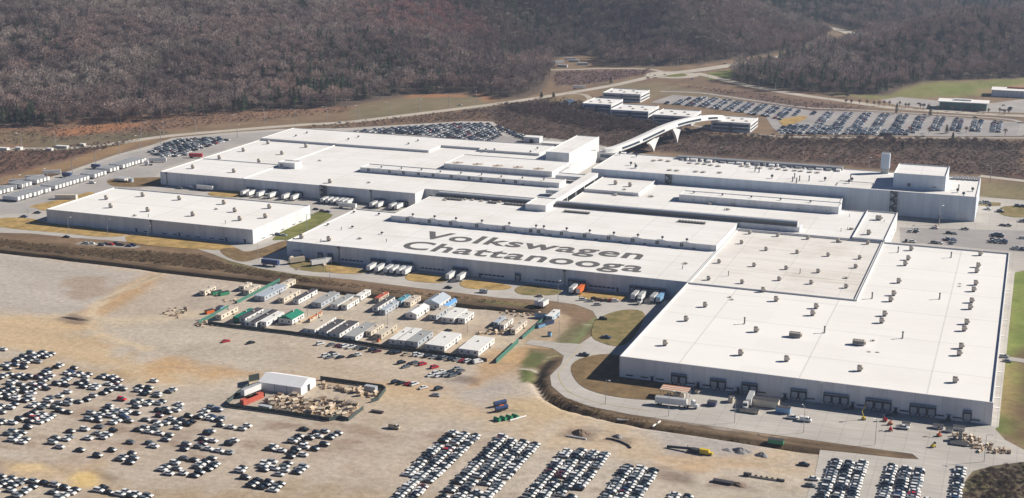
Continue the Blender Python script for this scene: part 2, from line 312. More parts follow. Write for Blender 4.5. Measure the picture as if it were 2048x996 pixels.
def fine(scale, lo, hi, stretch=None):
    no = n.nodes.new('ShaderNodeTexNoise'); no.inputs['Scale'].default_value = scale; no.inputs['Detail'].default_value = 6; no.inputs['Roughness'].default_value = .65
    if stretch:
        mpn = n.nodes.new('ShaderNodeMapping'); mpn.inputs['Scale'].default_value = stretch; n.links.new(tc.outputs['Object'], mpn.inputs[0]); n.links.new(mpn.outputs[0], no.inputs[0])
    else: n.links.new(tc.outputs['Object'], no.inputs[0])
    mr = n.nodes.new('ShaderNodeMapRange'); mr.inputs[1].default_value = .3; mr.inputs[2].default_value = .7; mr.inputs[3].default_value = lo; mr.inputs[4].default_value = hi; n.links.new(no.outputs[0], mr.inputs[0]); return mr
f1 = fine(.35, .82, 1.16); f2 = fine(.9, .95, 1.04, (.2, 1, 1)); mu = n.nodes.new('ShaderNodeMath'); mu.operation = 'MULTIPLY'; n.links.new(f1.outputs[0], mu.inputs[0]); n.links.new(f2.outputs[0], mu.inputs[1])
vm = n.nodes.new('ShaderNodeVectorMath'); vm.operation = 'SCALE'; n.links.new(a_.outputs['Color'], vm.inputs[0]); n.links.new(mu.outputs[0], vm.inputs['Scale']); n.links.new(vm.outputs[0], b.inputs['Base Color'])
bp = n.nodes.new('ShaderNodeBump'); bp.inputs['Distance'].default_value = .5; bp.inputs['Strength'].default_value = .6; n.links.new(f1.outputs[0], bp.inputs['Height']); n.links.new(bp.outputs[0], b.inputs['Normal'])
me.materials.append(gm); go = bpy.data.objects.new('ground', me); COL.objects.link(go); go['kind'] = 'structure'
# ---------------------------------------------------------------- paved surfaces (sheets just above the ground)
def asphalt(name, col, seams=0, warm=1.0):
    m = bpy.data.materials.new(name); m.use_nodes = True; n = m.node_tree; b = n.nodes['Principled BSDF']; b.inputs['Roughness'].default_value = .9; b.inputs['Specular IOR Level'].default_value = .2
    tc = n.nodes.new('ShaderNodeTexCoord'); a1 = n.nodes.new('ShaderNodeTexNoise'); a1.inputs['Scale'].default_value = .03; a1.inputs['Detail'].default_value = 7; n.links.new(tc.outputs['Object'], a1.inputs[0])
    r = n.nodes.new('ShaderNodeValToRGB'); r.color_ramp.elements[0].position = .3; r.color_ramp.elements[1].position = .7
    r.color_ramp.elements[0].color = (*[c*.86 for c in col], 1); r.color_ramp.elements[1].color = (*[c*1.1 for c in col], 1); n.links.new(a1.outputs[0], r.inputs[0])
    a2 = n.nodes.new('ShaderNodeTexNoise'); a2.inputs['Scale'].default_value = .5; a2.inputs['Detail'].default_value = 5; mp = n.nodes.new('ShaderNodeMapping'); mp.inputs['Scale'].default_value = (.15, 1, 1)
    n.links.new(tc.outputs['Object'], mp.inputs[0]); n.links.new(mp.outputs[0], a2.inputs[0]); mr = n.nodes.new('ShaderNodeMapRange'); mr.inputs[1].default_value = .35; mr.inputs[2].default_value = .75; mr.inputs[3].default_value = 1.05; mr.inputs[4].default_value = .86; n.links.new(a2.outputs[0], mr.inputs[0])
    v = n.nodes.new('ShaderNodeVectorMath'); v.operation = 'SCALE'; n.links.new(r.outputs[0], v.inputs[0]); n.links.new(mr.outputs[0], v.inputs['Scale']); prev = v.outputs[0]
    if seams:
        sp = n.nodes.new('ShaderNodeSeparateXYZ'); n.links.new(tc.outputs['Object'], sp.inputs[0])
        for ax in ('X', 'Y'):
            d = n.nodes.new('ShaderNodeMath'); d.operation = 'DIVIDE'; d.inputs[1].default_value = seams; n.links.new(sp.outputs[ax], d.inputs[0]); f = n.nodes.new('ShaderNodeMath'); f.operation = 'FRACT'; n.links.new(d.outputs[0], f.inputs[0])
            l = n.nodes.new('ShaderNodeMath'); l.operation = 'LESS_THAN'; l.inputs[1].default_value = .05; n.links.new(f.outputs[0], l.inputs[0]); g_ = n.nodes.new('ShaderNodeMapRange'); g_.inputs[3].default_value = 1; g_.inputs[4].default_value = .87; n.links.new(l.outputs[0], g_.inputs[0])
            q_ = n.nodes.new('ShaderNodeVectorMath'); q_.operation = 'SCALE'; n.links.new(prev, q_.inputs[0]); n.links.new(g_.outputs[0], q_.inputs['Scale']); prev = q_.outputs[0]
    n.links.new(prev, b.inputs['Base Color']); return m
CONC = asphalt('worn_concrete', (.475,.445,.405), 9.0); ASPH = asphalt('pale_asphalt', (.39,.365,.345)); FARR = asphalt('pale_road', (.47,.42,.35)); DARKA = asphalt('grey_asphalt', (.34,.32,.31))  # FARR: pale tan paving of the outlying roads
def sheet(name, pts, z, m, h=.0):
    bm = bmesh.new(); vs = [bm.verts.new((x, y, z)) for x, y in pts]; f = bm.faces.new(vs)
    if f.normal.z < 0: f.normal_flip()
    bmesh.ops.triangulate(bm, faces=bm.faces[:]); me = bpy.data.meshes.new(name); bm.to_mesh(me); bm.free()
    for p in me.polygons:
        if p.normal.z < 0: p.flip()
    me.materials.append(m); o = bpy.data.objects.new(name, me); COL.objects.link(o); o['kind'] = 'structure'; return o
def catmull(pts, k=6):
    out = []; n = len(pts)
    for i in range(n-1):
        p0, p1, p2, p3 = pts[max(i-1, 0)], pts[i], pts[i+1], pts[min(i+2, n-1)]
        for j in range(k):
            t = j/k; out.append(tuple(.5*(2*b+(c-a)*t+(2*a-5*b+4*c-d)*t*t+(3*b-a-3*c+d)*t**3) for a, b, c, d in zip(p0, p1, p2, p3)))
    return out+[pts[-1]]
def smooth_poly(pts, k=4):
    n = len(pts); out = []
    for i in range(n):
        p0, p1, p2, p3 = pts[i-1], pts[i], pts[(i+1) % n], pts[(i+2) % n]
        for j in range(k):
            t = j/k; out.append(tuple(.5*(2*b+(c-a)*t+(2*a-5*b+4*c-d)*t*t+(3*b-a-3*c+d)*t**3) for a, b, c, d in zip(p0, p1, p2, p3)))
    return out
def road(name, px, wid, m, zoff=.12, world=False, k=6, drape=False):
    pts = catmull(px if world else PL(px), k); mb = MB(); rows = []
    for i, p in enumerate(pts):
        a = pts[max(i-1, 0)]; c = pts[min(i+1, len(pts)-1)]; dx, dy = c[0]-a[0], c[1]-a[1]; L = math.hypot(dx, dy) or 1; nx_, ny_ = -dy/L, dx/L
        rows.append([(p[0]+nx_*s*wid/2, p[1]+ny_*s*wid/2) for s in (1, 0, -1)])
    zz = relief(np.array([q[0] for r_ in rows for q in r_]), np.array([q[1] for r_ in rows for q in r_])) if drape else np.zeros(len(rows)*3)
    z3 = zz.reshape(-1, 3).max(1) if drape else zz.reshape(-1, 3)[:, 0]
    for i in range(len(rows)-1):
        A, B = rows[i], rows[i+1]; za, zb = z3[i]+zoff, z3[i+1]+zoff
        mb.face([(*A[0], za), (*A[2], za), (*B[2], zb), (*B[0], zb)])
    o = mb.build(name, m); o['kind'] = 'structure'; return o
# the plant's own roads and yards in one sheet
SITE = PL([(-260,420),(0,388),(60,368),(130,345),(230,310),(297,292),(345,276),(450,266),(560,258),(700,256),(800,250),(920,243),(985,243),(1020,268),(1075,274),(1135,280),(1210,292),(1225,300)])+[(-20,1075),(30,1075),(60,1040),(70,900),(10,880),(8,868),(2,860),(1,595)]+PL([(1990,858),(2010,880),(2048,900),(2200,905),(2200,915),(2048,924),(1985,932),(1945,943),(1932,960),(1915,1010),(1880,1100),(1590,1100),(1612,996),(1630,950),(1640,900),(1720,908),(1800,917),(1838,919),(1825,908),(1750,898),(1650,884),(1550,870),(1450,856),(1350,842),(1260,829),(1180,813),(1130,795),(1103,772),(1100,752),(1122,730),(1128,712),(1105,697),(1050,688),(1062,680),(1120,686),(1160,688),(1190,668),(1199,645),(1185,622),(1150,609),(1100,602),(1000,596),(900,584),(800,572),(700,559),(600,550),(520,537),(460,522),(425,508),(390,497),(300,487),(150,476),(60,467),(0,466),(-260,440)])
sheet('pavement', SITE, .10, CONC)
sheet('yard_asphalt', PL([(-150,402),(0,394),(60,372),(140,347),(240,312),(300,297),(345,280),(450,270),(560,262),(545,270),(330,335),(280,380),(200,400),(100,405),(60,425),(0,430),(-150,435)]), .125, ASPH)
sheet('lot_asphalt', PL([(690,262),(800,253),(915,246),(980,246),(1005,272),(1085,282),(1100,296),(1000,292),(850,280),(690,268)]), .125, DARKA)
def mound_mat(name, c1, c2, sc=.12):
    m = bpy.data.materials.new(name); m.use_nodes = True; n = m.node_tree; b = n.nodes['Principled BSDF']; b.inputs['Roughness'].default_value = 1; b.inputs['Specular IOR Level'].default_value = .05
    tc = n.nodes.new('ShaderNodeTexCoord'); a1 = n.nodes.new('ShaderNodeTexNoise'); a1.inputs['Scale'].default_value = sc; a1.inputs['Detail'].default_value = 9; a1.inputs['Roughness'].default_value = .7; n.links.new(tc.outputs['Object'], a1.inputs[0])
    r = n.nodes.new('ShaderNodeValToRGB'); r.color_ramp.elements[0].position = .38; r.color_ramp.elements[1].position = .62; r.color_ramp.elements[0].color = (*c1, 1); r.color_ramp.elements[1].color = (*c2, 1)
    n.links.new(a1.outputs[0], r.inputs[0]); n.links.new(r.outputs[0], b.inputs['Base Color']); return m
G_DRY = mound_mat('dry_golden_grass', (.27,.19,.08), (.50,.34,.14)); G_BRN = mound_mat('brown_winter_grass', (.15,.105,.06), (.25,.175,.095)); G_GRN = mound_mat('green_lawn', (.12,.14,.04), (.21,.20,.08)); G_MIX = mound_mat('patchy_grass', (.15,.14,.06), (.29,.22,.11))
TZ = [.15]
def turf(px, m, k=4): TZ[0] += .006; return sheet('grass_verge', smooth_poly(PL(px), k), TZ[0], m)
turf([(62,412),(130,397),(180,384),(188,392),(150,402),(95,421),(70,416)], G_DRY)
turf([(215,366),(225,358),(300,355),(325,356),(318,366),(330,372),(240,374)], G_BRN)
turf([(0,437),(60,437),(100,447),(180,455),(245,466),(250,472),(200,474),(120,466),(0,454)], G_DRY)
turf([(252,480),(260,470),(330,474),(400,482),(455,490),(470,497),(430,500),(330,494),(265,486)], G_DRY)
turf([(440,500),(470,496),(500,503),(575,480),(580,492),(500,522),(460,517)], G_BRN)
turf([(548,475),(622,428),(662,428),(655,440),(590,475),(562,480)], G_GRN)
turf([(575,520),(600,512),(680,528),(660,545),(590,538)], G_MIX)
turf([(660,530),(720,538),(735,545),(700,548),(655,544)], G_DRY)
turf([(812,551),(840,547),(895,556),(880,566),(820,562)], G_DRY); turf([(920,565),(950,560),(1020,572),(1005,580),(935,577)], G_DRY); turf([(1030,578),(1060,570),(1120,580),(1110,590),(1045,590)], G_MIX)
turf([(1155,590),(1165,583),(1245,590),(1250,600),(1180,602)], G_DRY)
turf([(1185,655),(1200,635),(1250,620),(1290,630),(1250,690),(1190,680)], G_MIX)
turf([(1142,735),(1170,715),(1240,712),(1350,765),(1340,795),(1290,800),(1210,790),(1160,770)], G_BRN)
turf([(1998,418),(2020,412),(2080,418),(2080,432),(2030,435),(2000,428)], G_MIX)
turf([(1840,408),(1985,405),(2000,410),(1985,412)], G_MIX)
turf([(420,385),(470,382),(500,388),(480,395),(425,392)], G_DRY)
sheet('car_park', PL([(1300,205),(1345,190),(1450,198),(1560,212),(1625,222),(1640,221),(1760,225),(1900,234),(2040,245),(2045,272),(1900,273),(1560,269),(1545,255),(1530,232),(1400,214)]), .10, DARKA)
sheet('car_park', PL([(1760,200),(1800,194),(1880,202),(1985,206),(2048,198),(2200,200),(2200,228),(2048,226),(1900,222),(1790,210)]), .10, ASPH)
sheet('staff_car_park', PL([(1800,455),(2048,462),(2200,470),(2200,510),(2048,505),(1800,483)]), .13, DARKA)
turf([(1560,240),(1606,232),(1612,238),(1572,252)], G_DRY)
# roads out in the land
road('road', [(-200,305),(0,299),(60,298),(130,297),(230,287),(330,273),(450,262),(600,250),(700,244),(850,226),(1000,207),(1100,192),(1150,184),(1230,170),(1300,154)], 13, FARR)
road('road', [(1300,154),(1340,147),(1390,142),(1470,130),(1540,119),(1600,107),(1650,95),(1690,80),(1702,68),(1665,57),(1632,50)], 22, FARR, .5, drape=True)
road('road', [(1390,146),(1430,155),(1500,172),(1600,190),(1680,201),(1780,215),(1900,224),(2048,232),(2250,238)], 15, FARR)
road('road', [(1100,140),(1150,139),(1210,137),(1300,139),(1330,146)], 9, FARR)
road('road', [(1780,240),(1900,243),(2048,246)], 6, ASPH, .14)
road('road', [(1105,190),(1160,188),(1180,198),(1165,207)], 7, FARR, .14)
road('road', [(1880,27),(1925,36),(1980,43),(2048,53),(2200,75)], 30, FARR, .8, drape=True)
road('road', [(1150,212),(1165,214),(1260,235),(1330,243),(1430,258),(1520,270),(1600,274),(1800,276),(2048,276),(2200,276)], 6, ASPH, .14)
road('road', [(1320,183),(1400,186),(1500,200),(1610,215),(1700,219),(1850,228),(2010,238),(2045,250),(2040,270)], 7, ASPH, .14)
road('road', [(1960,352),(2048,362),(2200,378)], 9, FARR, .13)
road('road', [(1985,412),(2048,410),(2200,415)], 8, CONC, .13)
road('road', [(2000,715),(2048,722),(2200,745)], 6, ASPH, .14)
c0 = P(1345,150); ring = [(c0[0]+34*math.cos(a*math.pi/9), c0[1]+34*math.sin(a*math.pi/9)) for a in range(18)]
sheet('roundabout', ring, .17, FARR); sheet('roundabout_island', [(c0[0]+(x-c0[0])*.55, c0[1]+(y-c0[1])*.55) for x, y in ring], .25, G_GRN)
wm = mat('pond_water', (.10,.16,.20), .08); o = sheet('water', smooth_poly(PL([(1124,203),(1135,199),(1148,200),(1150,206),(1138,210),(1126,208)])), .2, wm)
# lane lines of the nearest road and the yard
paint = mat('white_road_paint', (.7,.7,.66), .8)
road('road_marking', [(1165,690),(1125,735),(1118,755),(1140,785),(1200,806),(1300,822)], .25, mat('yellow_road_paint', (.55,.42,.12), .8), .16)
# ---------------------------------------------------------------- the woods: bare crowns and pines by the thousand, one mass
def tree_mat(name, base, use_tint=True):
    m = bpy.data.materials.new(name); m.use_nodes = True; n = m.node_tree; b = n.nodes['Principled BSDF']; b.inputs['Roughness'].default_value = .9; b.inputs['Specular IOR Level'].default_value = .1
    a = n.nodes.new('ShaderNodeAttribute'); a.attribute_type = 'INSTANCER'; a.attribute_name = 'tint'; v = n.nodes.new('ShaderNodeVectorMath'); v.operation = 'MULTIPLY'; v.inputs[1].default_value = base
    n.links.new(a.outputs['Vector'], v.inputs[0])
    if use_tint: n.links.new(v.outputs[0], b.inputs['Base Color'])
    else: b.inputs['Base Color'].default_value = (*base, 1)
    return m
def bare_tree_mesh(seed, H=17, R=4.6, ntw=400, wid=.36, ln=1.9, trunk_h=.33):
    r = random.Random(seed); mb = MB(); mb.tube([(0,0,-1), (r.uniform(-.2,.2), r.uniform(-.2,.2), H*.4), (r.uniform(-.4,.4), r.uniform(-.4,.4), H*.85)], .22, 5)
    cz = H*(trunk_h+1)/2; rz = H*(1-trunk_h)/2
    lobes = [(r.uniform(-.4,.4)*R, r.uniform(-.4,.4)*R, cz+r.uniform(-.5,.5)*rz, r.uniform(.45,.7)) for _ in range(6)]
    for lx, ly, lz, lr in lobes: mb.tube([(0,0,H*.32), (lx*.5, ly*.5, (lz+H*.3)/2), (lx, ly, lz)], .11, 3)
    for k in range(ntw):
        lx, ly, lz, lr = r.choice(lobes)
        d = Vector((r.gauss(0,1), r.gauss(0,1), r.gauss(.3,1))).normalized(); rad = (r.random()**.3)
        if r.random() < .35: p = Vector((lx+d.x*R*rad*lr, ly+d.y*R*rad*lr, lz+d.z*rz*rad*lr))
        else: p = Vector((d.x*R*rad*.92, d.y*R*rad*.92, cz+abs(d.z)*rz*rad*.85-.25*rz))
        up = (d*1.1+Vector((0,0,.6))+Vector((r.uniform(-.4,.4), r.uniform(-.4,.4), 0))).normalized()
        L = ln*r.uniform(.6,1.2); s = up.cross(Vector((r.gauss(0,1), r.gauss(0,1), r.gauss(0,1)))).normalized()*wid*r.uniform(.6,1.2)
        mb.face([p-s*.5, p+s*.5, p+up*L], 1)
    return mb
def pine_mesh(seed, H=17, R=3.2):
    r = random.Random(seed); mb = MB(); mb.tube([(0,0,-1), (0,0,H*.9)], .2, 5)
    for k in range(230):
        t = r.random()**.8; z = H*(.12+.88*t); rad = R*(1-t)**.75*r.uniform(.55,1.1)+.25; a = r.uniform(0, 6.283); d = Vector((math.cos(a), math.sin(a), -.15)); p = Vector((d.x*rad*.35, d.y*rad*.35, z))
        s = Vector((-d.y, d.x, r.uniform(-.5,.5)))*r.uniform(.5,.9); mb.face([p-s*.7, p+s*.7, p+d*rad*1.0+Vector((0,0,r.uniform(-.5,.3)))], 1)
    return mb
TRUNK = tree_mat('pale_bark', (.21,.18,.16), False); TWIG = tree_mat('bare_twigs', (1,1,1)); NEED = tree_mat('pine_needles', (1,1,1))
def instanced(name, pts, kinds, tint, scale, protos, kind='stuff', label=None, cat=None):
    lib = bpy.data.collections.new(name+'_kinds')
    for i, (mb, mm) in enumerate(protos):
        me = bpy.data.meshes.new(f'{name}_kind'); me.from_pydata(mb.v, [], mb.f); [me.materials.append(q) for q in mm]; me.polygons.foreach_set('material_index', mb.m); me.update()
        lib.objects.link(bpy.data.objects.new(f'{name}_kind_{chr(97+i)}', me))
    me = bpy.data.meshes.new(name); me.vertices.add(len(pts)); me.vertices.foreach_set('co', np.asarray(pts, np.float32).ravel())
    a = me.attributes.new('pick', 'INT', 'POINT'); a.data.foreach_set('value', np.asarray(kinds, np.int32))
    a = me.attributes.new('tint', 'FLOAT_VECTOR', 'POINT'); a.data.foreach_set('vector', np.asarray(tint, np.float32).ravel())
    a = me.attributes.new('size', 'FLOAT_VECTOR', 'POINT'); a.data.foreach_set('vector', np.asarray(scale, np.float32).ravel())
    a = me.attributes.new('turn', 'FLOAT_VECTOR', 'POINT'); t = np.zeros((len(pts), 3), np.float32); t[:, 2] = RNG.random(len(pts))*6.283; a.data.foreach_set('vector', t.ravel())
    me.update(); o = bpy.data.objects.new(name, me); COL.objects.link(o); tag(o, label, cat, None, kind)
    g = bpy.data.node_groups.new(name+'_scatter', 'GeometryNodeTree'); g.interface.new_socket('Geometry', in_out='INPUT', socket_type='NodeSocketGeometry'); g.interface.new_socket('Geometry', in_out='OUTPUT', socket_type='NodeSocketGeometry')
    N = g.nodes; gi = N.new('NodeGroupInput'); gout = N.new('NodeGroupOutput'); ip = N.new('GeometryNodeInstanceOnPoints'); ci = N.new('GeometryNodeCollectionInfo')
    ci.inputs['Collection'].default_value = lib; ci.inputs['Separate Children'].default_value = True; ci.inputs['Reset Children'].default_value = True; ip.inputs['Pick Instance'].default_value = True
    def attr(nm, ty):
        q = N.new('GeometryNodeInputNamedAttribute'); q.data_type = ty; q.inputs[0].default_value = nm; return [s for s in q.outputs if s.enabled and s.name == 'Attribute'][0]
    g.links.new(gi.outputs[0], ip.inputs['Points']); g.links.new(ci.outputs[0], ip.inputs['Instance']); g.links.new(attr('pick', 'INT'), ip.inputs['Instance Index'])
    g.links.new(attr('turn', 'FLOAT_VECTOR'), ip.inputs['Rotation']); g.links.new(attr('size', 'FLOAT_VECTOR'), ip.inputs['Scale']); g.links.new(ip.outputs[0], gout.inputs[0])
    md = o.modifiers.new('scatter', 'NODES'); md.node_group = g; return o
def grid_pts(step, dmin, dmax, a0=-.86, a1=.30):
    xs = np.arange(-4600, 1900, step); ys = np.arange(300, 5400, step); GXX, GYY = np.meshgrid(xs, ys); x = GXX.ravel()+RNG.uniform(-.45,.45, GXX.size)*step; y = GYY.ravel()+RNG.uniform(-.45,.45, GXX.size)*step
    D = np.hypot(x, y); A = np.arctan2(x, y); m = (D > dmin) & (D < dmax) & (A > a0) & (A < a1); return x[m], y[m]
x1, y1 = grid_pts(9.0, 1000, 2500); x2, y2 = grid_pts(11.5, 2500, 4700); fx = np.concatenate([x1, x2]); fy = np.concatenate([y1, y2])
sdo = -sdist(fx, fy, OPEN); hw = pdist(fx, fy, HWY); keep = (sdo+14*(fbm(fx, fy, 25, 3, 3)-.5) > 3) & (hw > 24); fx, fy, sdo = fx[keep], fy[keep], sdo[keep]
fz = relief(fx, fy)
pn = fbm(fx, fy, 190, 63, 3); edge = sstep(0, 30, sdo)
def blob(px, py, rx, ry, z=0):
    c = P(px, py, z); return np.exp(-.5*((fx-c[0])/rx)**2-.5*((fy-c[1])/ry)**2)
pine_p = .025+.30*sstep(.55, .70, pn)
for q in ((1440,28,150,160,.85),(1530,32,150,150,.9),(1500,168,45,40,.7),(1600,178,60,30,.75),(1720,184,60,30,.7),(1560,130,40,40,.8),(1620,112,50,50,.6),(1960,14,260,250,.8),(1790,60,90,70,.45),(1100,20,150,150,.35),(15,252,22,18,1.6),(650,197,22,26,1.3),(275,0,50,60,.7),(700,10,80,100,.4),(1050,130,20,30,.6),(1740,30,150,150,.35),(790,22,90,60,.4),(880,40,90,60,.45),(980,66,90,60,.45),(1060,92,60,50,.4),(1290,22,150,130,.7),(1380,60,70,50,.4),(1180,60,60,50,.4),(1640,36,120,60,.6),(1940,95,60,60,.4)): pine_p = np.maximum(pine_p, q[4]*blob(*q[:4]))
isp = RNG.random(fx.size) < pine_p
hue = fbm(fx, fy, 120, 91, 3); v = RNG.random(fx.size); v2 = RNG.random(fx.size); n_ = fx.size
base = np.array([(.215,.178,.165)])*np.ones((n_, 1)); red = sstep(.55, .72, hue)[:, None]*.25+(v2 > .96)[:, None]*.4; base = base*(1-red)+np.array([[.29,.20,.175]])*red
gry = sstep(.5, .3, hue)[:, None]*.6+(v2 < .15)[:, None]*.5; base = base*(1-np.clip(gry, 0, 1))+np.array([[.27,.25,.225]])*np.clip(gry, 0, 1)
base *= (.74+.52*v)[:, None]
rb = np.clip(blob(860, 108, 60, 60)*.9*(v > .6), 0, 1)[:, None]; base = base*(1-rb)+np.array([[.34,.17,.15]])*rb
dk = np.clip(sum(blob(a, b_, 110, 70) for a, b_ in ((790,22),(880,42),(970,64),(1050,90),(1120,110),(1250,100))), 0, 1)[:, None]*.42+.35*sstep(.5, .75, fbm(fx, fy, 75, 123, 3))[:, None]; base *= 1-dk
base *= np.array([[1.30, 1.19, 1.15]])
base[isp] = np.array([[.05,.075,.04]])*(.7+.6*v[isp])[:, None]
kinds = np.where(isp, 4+(v2*2).astype(int), (v2*3.999).astype(int)); s = .70+.62*RNG.random(n_)**1.3; scl = np.stack([s*(.95+.3*v2), s*(.95+.3*v2), s*(.9+.2*v)], 1); scl[fx**2+fy**2 > 2500**2] *= 1.3
pr = [(bare_tree_mesh(k, 17+k % 2, 5.2+.3*k), [TRUNK, TWIG]) for k in range(4)]+[(pine_mesh(10+k, 17+2*k), [TRUNK, NEED]) for k in range(2)]
instanced('woodland', np.stack([fx, fy, fz-.2], 1), kinds, base, scl, pr, label='leafless winter woods with dark pine patches covering the hills', cat='woods')
# low scrub in the fields and on the banks, another mass
SC = []
def scat(px, n, kind=0, world=False):
    pts = px if world else PL(px); xs = [p[0] for p in pts]; ys = [p[1] for p in pts]; x = RNG.uniform(min(xs), max(xs), n*3); y = RNG.uniform(min(ys), max(ys), n*3); m = inside(x, y, pts); x = x[m][:n]; y = y[m][:n]
    for a, b_ in zip(x, y): SC.append((a, b_, kind))
FIELD = [(1010,212),(1060,202),(1130,198),(1200,228),(1310,252),(1430,270),(1560,280),(2048,284),(2120,290),(2120,362),(1960,350),(1500,316),(1240,298),(1180,288),(1060,276),(1000,262),(985,240)]
scat(FIELD, 5200, 0); scat([(1200,232),(1430,272),(2048,285),(2048,300),(1430,288),(1200,262)], 500, 1); scat([(1000,212),(1160,208),(1190,230),(1330,262),(1200,262),(1030,225)], 900, 1)
scat([(600,256),(960,220),(1000,210),(1010,240),(800,248),(690,258)], 700, 0); scat([(-50,312),(230,285),(280,282),(120,322),(-50,360)], 900, 0)
scat([(1110,145),(1300,140),(1290,150),(1180,170),(1110,172)], 600, 0); scat([(300,232),(700,217),(700,226),(300,262)], 500, 0); scat([(0,258),(300,246),(340,270),(0,292)], 500, 0)
scat([(1340,170),(1500,187),(1740,220),(1600,218),(1500,198)], 350, 0)
scat([(1955,945),(2048,930),(2150,930),(2150,1040),(1925,1010)], 420, 0)
scat([(0,480),(150,498),(290,504),(400,512),(450,530),(800,587),(1090,615),(1060,612),(600,563),(330,528),(0,494)], 2600, 2); scat([(1100,800),(1220,838),(1400,870),(1600,900),(1600,896),(1400,864),(1220,832),(1105,790)], 700, 2)
SC = np.array(SC); sx, sy = SC[:, 0], SC[:, 1]; kd = SC[:, 2].astype(int); vv = RNG.random(len(SC)); sc_ = np.where(kd == 1, .17+.15*vv, np.where(kd == 2, .06+.05*vv, .07+.10*vv))
tn = np.where((kd == 1)[:, None], np.array([[.13,.095,.085]]), np.where((kd == 2)[:, None], np.array([[.22,.155,.09]]), np.array([[.115,.082,.068]])))*(.6+.8*RNG.random(len(SC)))[:, None]
instanced('scrub', np.stack([sx, sy, relief(sx, sy)-.1], 1), (vv*3.99).astype(int), tn, np.stack([sc_*1.5, sc_*1.5, sc_], 1), pr[:4], label='brown leafless brush growing over the fields and banks', cat='brush')
# ---------------------------------------------------------------- building materials
def panel_mat(name, col, pitch=1.2, dirt=.12, vertical=True):
    m = bpy.data.materials.new(name); m.use_nodes = True; n = m.node_tree; b = n.nodes['Principled BSDF']; b.inputs['Roughness'].default_value = .55; b.inputs['Specular IOR Level'].default_value = .3
    tc = n.nodes.new('ShaderNodeTexCoord'); sx_ = n.nodes.new('ShaderNodeSeparateXYZ'); n.links.new(tc.outputs['Object'], sx_.inputs[0])
    ad = n.nodes.new('ShaderNodeMath'); ad.operation = 'ADD'; n.links.new(sx_.outputs['X'], ad.inputs[0]); n.links.new(sx_.outputs['Y'], ad.inputs[1])
    dv = n.nodes.new('ShaderNodeMath'); dv.operation = 'DIVIDE'; dv.inputs[1].default_value = pitch*4; n.links.new(ad.outputs[0], dv.inputs[0])
    fl = n.nodes.new('ShaderNodeMath'); fl.operation = 'FLOOR'; n.links.new(dv.outputs[0], fl.inputs[0]); wn = n.nodes.new('ShaderNodeTexWhiteNoise'); wn.noise_dimensions = '1D'; n.links.new(fl.outputs[0], wn.inputs['W'])
    mr = n.nodes.new('ShaderNodeMapRange'); mr.inputs[3].default_value = .94; mr.inputs[4].default_value = 1.04; n.links.new(wn.outputs[0], mr.inputs[0])
    fr = n.nodes.new('ShaderNodeMath'); fr.operation = 'FRACT'; n.links.new(dv.outputs[0], fr.inputs[0]); lt = n.nodes.new('ShaderNodeMath'); lt.operation = 'LESS_THAN'; lt.inputs[1].default_value = .05; n.links.new(fr.outputs[0], lt.inputs[0])
    m2 = n.nodes.new('ShaderNodeMapRange'); m2.inputs[3].default_value = 1; m2.inputs[4].default_value = .86; n.links.new(lt.outputs[0], m2.inputs[0])
    no = n.nodes.new('ShaderNodeTexNoise'); no.inputs['Scale'].default_value = .2; no.inputs['Detail'].default_value = 6; mp = n.nodes.new('ShaderNodeMapping'); mp.inputs['Scale'].default_value = (1.5, 1.5, .25); n.links.new(tc.outputs['Object'], mp.inputs[0]); n.links.new(mp.outputs[0], no.inputs[0])
    m3 = n.nodes.new('ShaderNodeMapRange'); m3.inputs[1].default_value = .3; m3.inputs[2].default_value = .7; m3.inputs[3].default_value = 1-dirt; m3.inputs[4].default_value = 1+dirt*.4; n.links.new(no.outputs[0], m3.inputs[0])
    x1_ = n.nodes.new('ShaderNodeMath'); x1_.operation = 'MULTIPLY'; n.links.new(mr.outputs[0], x1_.inputs[0]); n.links.new(m2.outputs[0], x1_.inputs[1]); x2_ = n.nodes.new('ShaderNodeMath'); x2_.operation = 'MULTIPLY'; n.links.new(x1_.outputs[0], x2_.inputs[0]); n.links.new(m3.outputs[0], x2_.inputs[1])
    v = n.nodes.new('ShaderNodeVectorMath'); v.operation = 'SCALE'; v.inputs[0].default_value = col; n.links.new(x2_.outputs[0], v.inputs['Scale']); n.links.new(v.outputs[0], b.inputs['Base Color']); return m
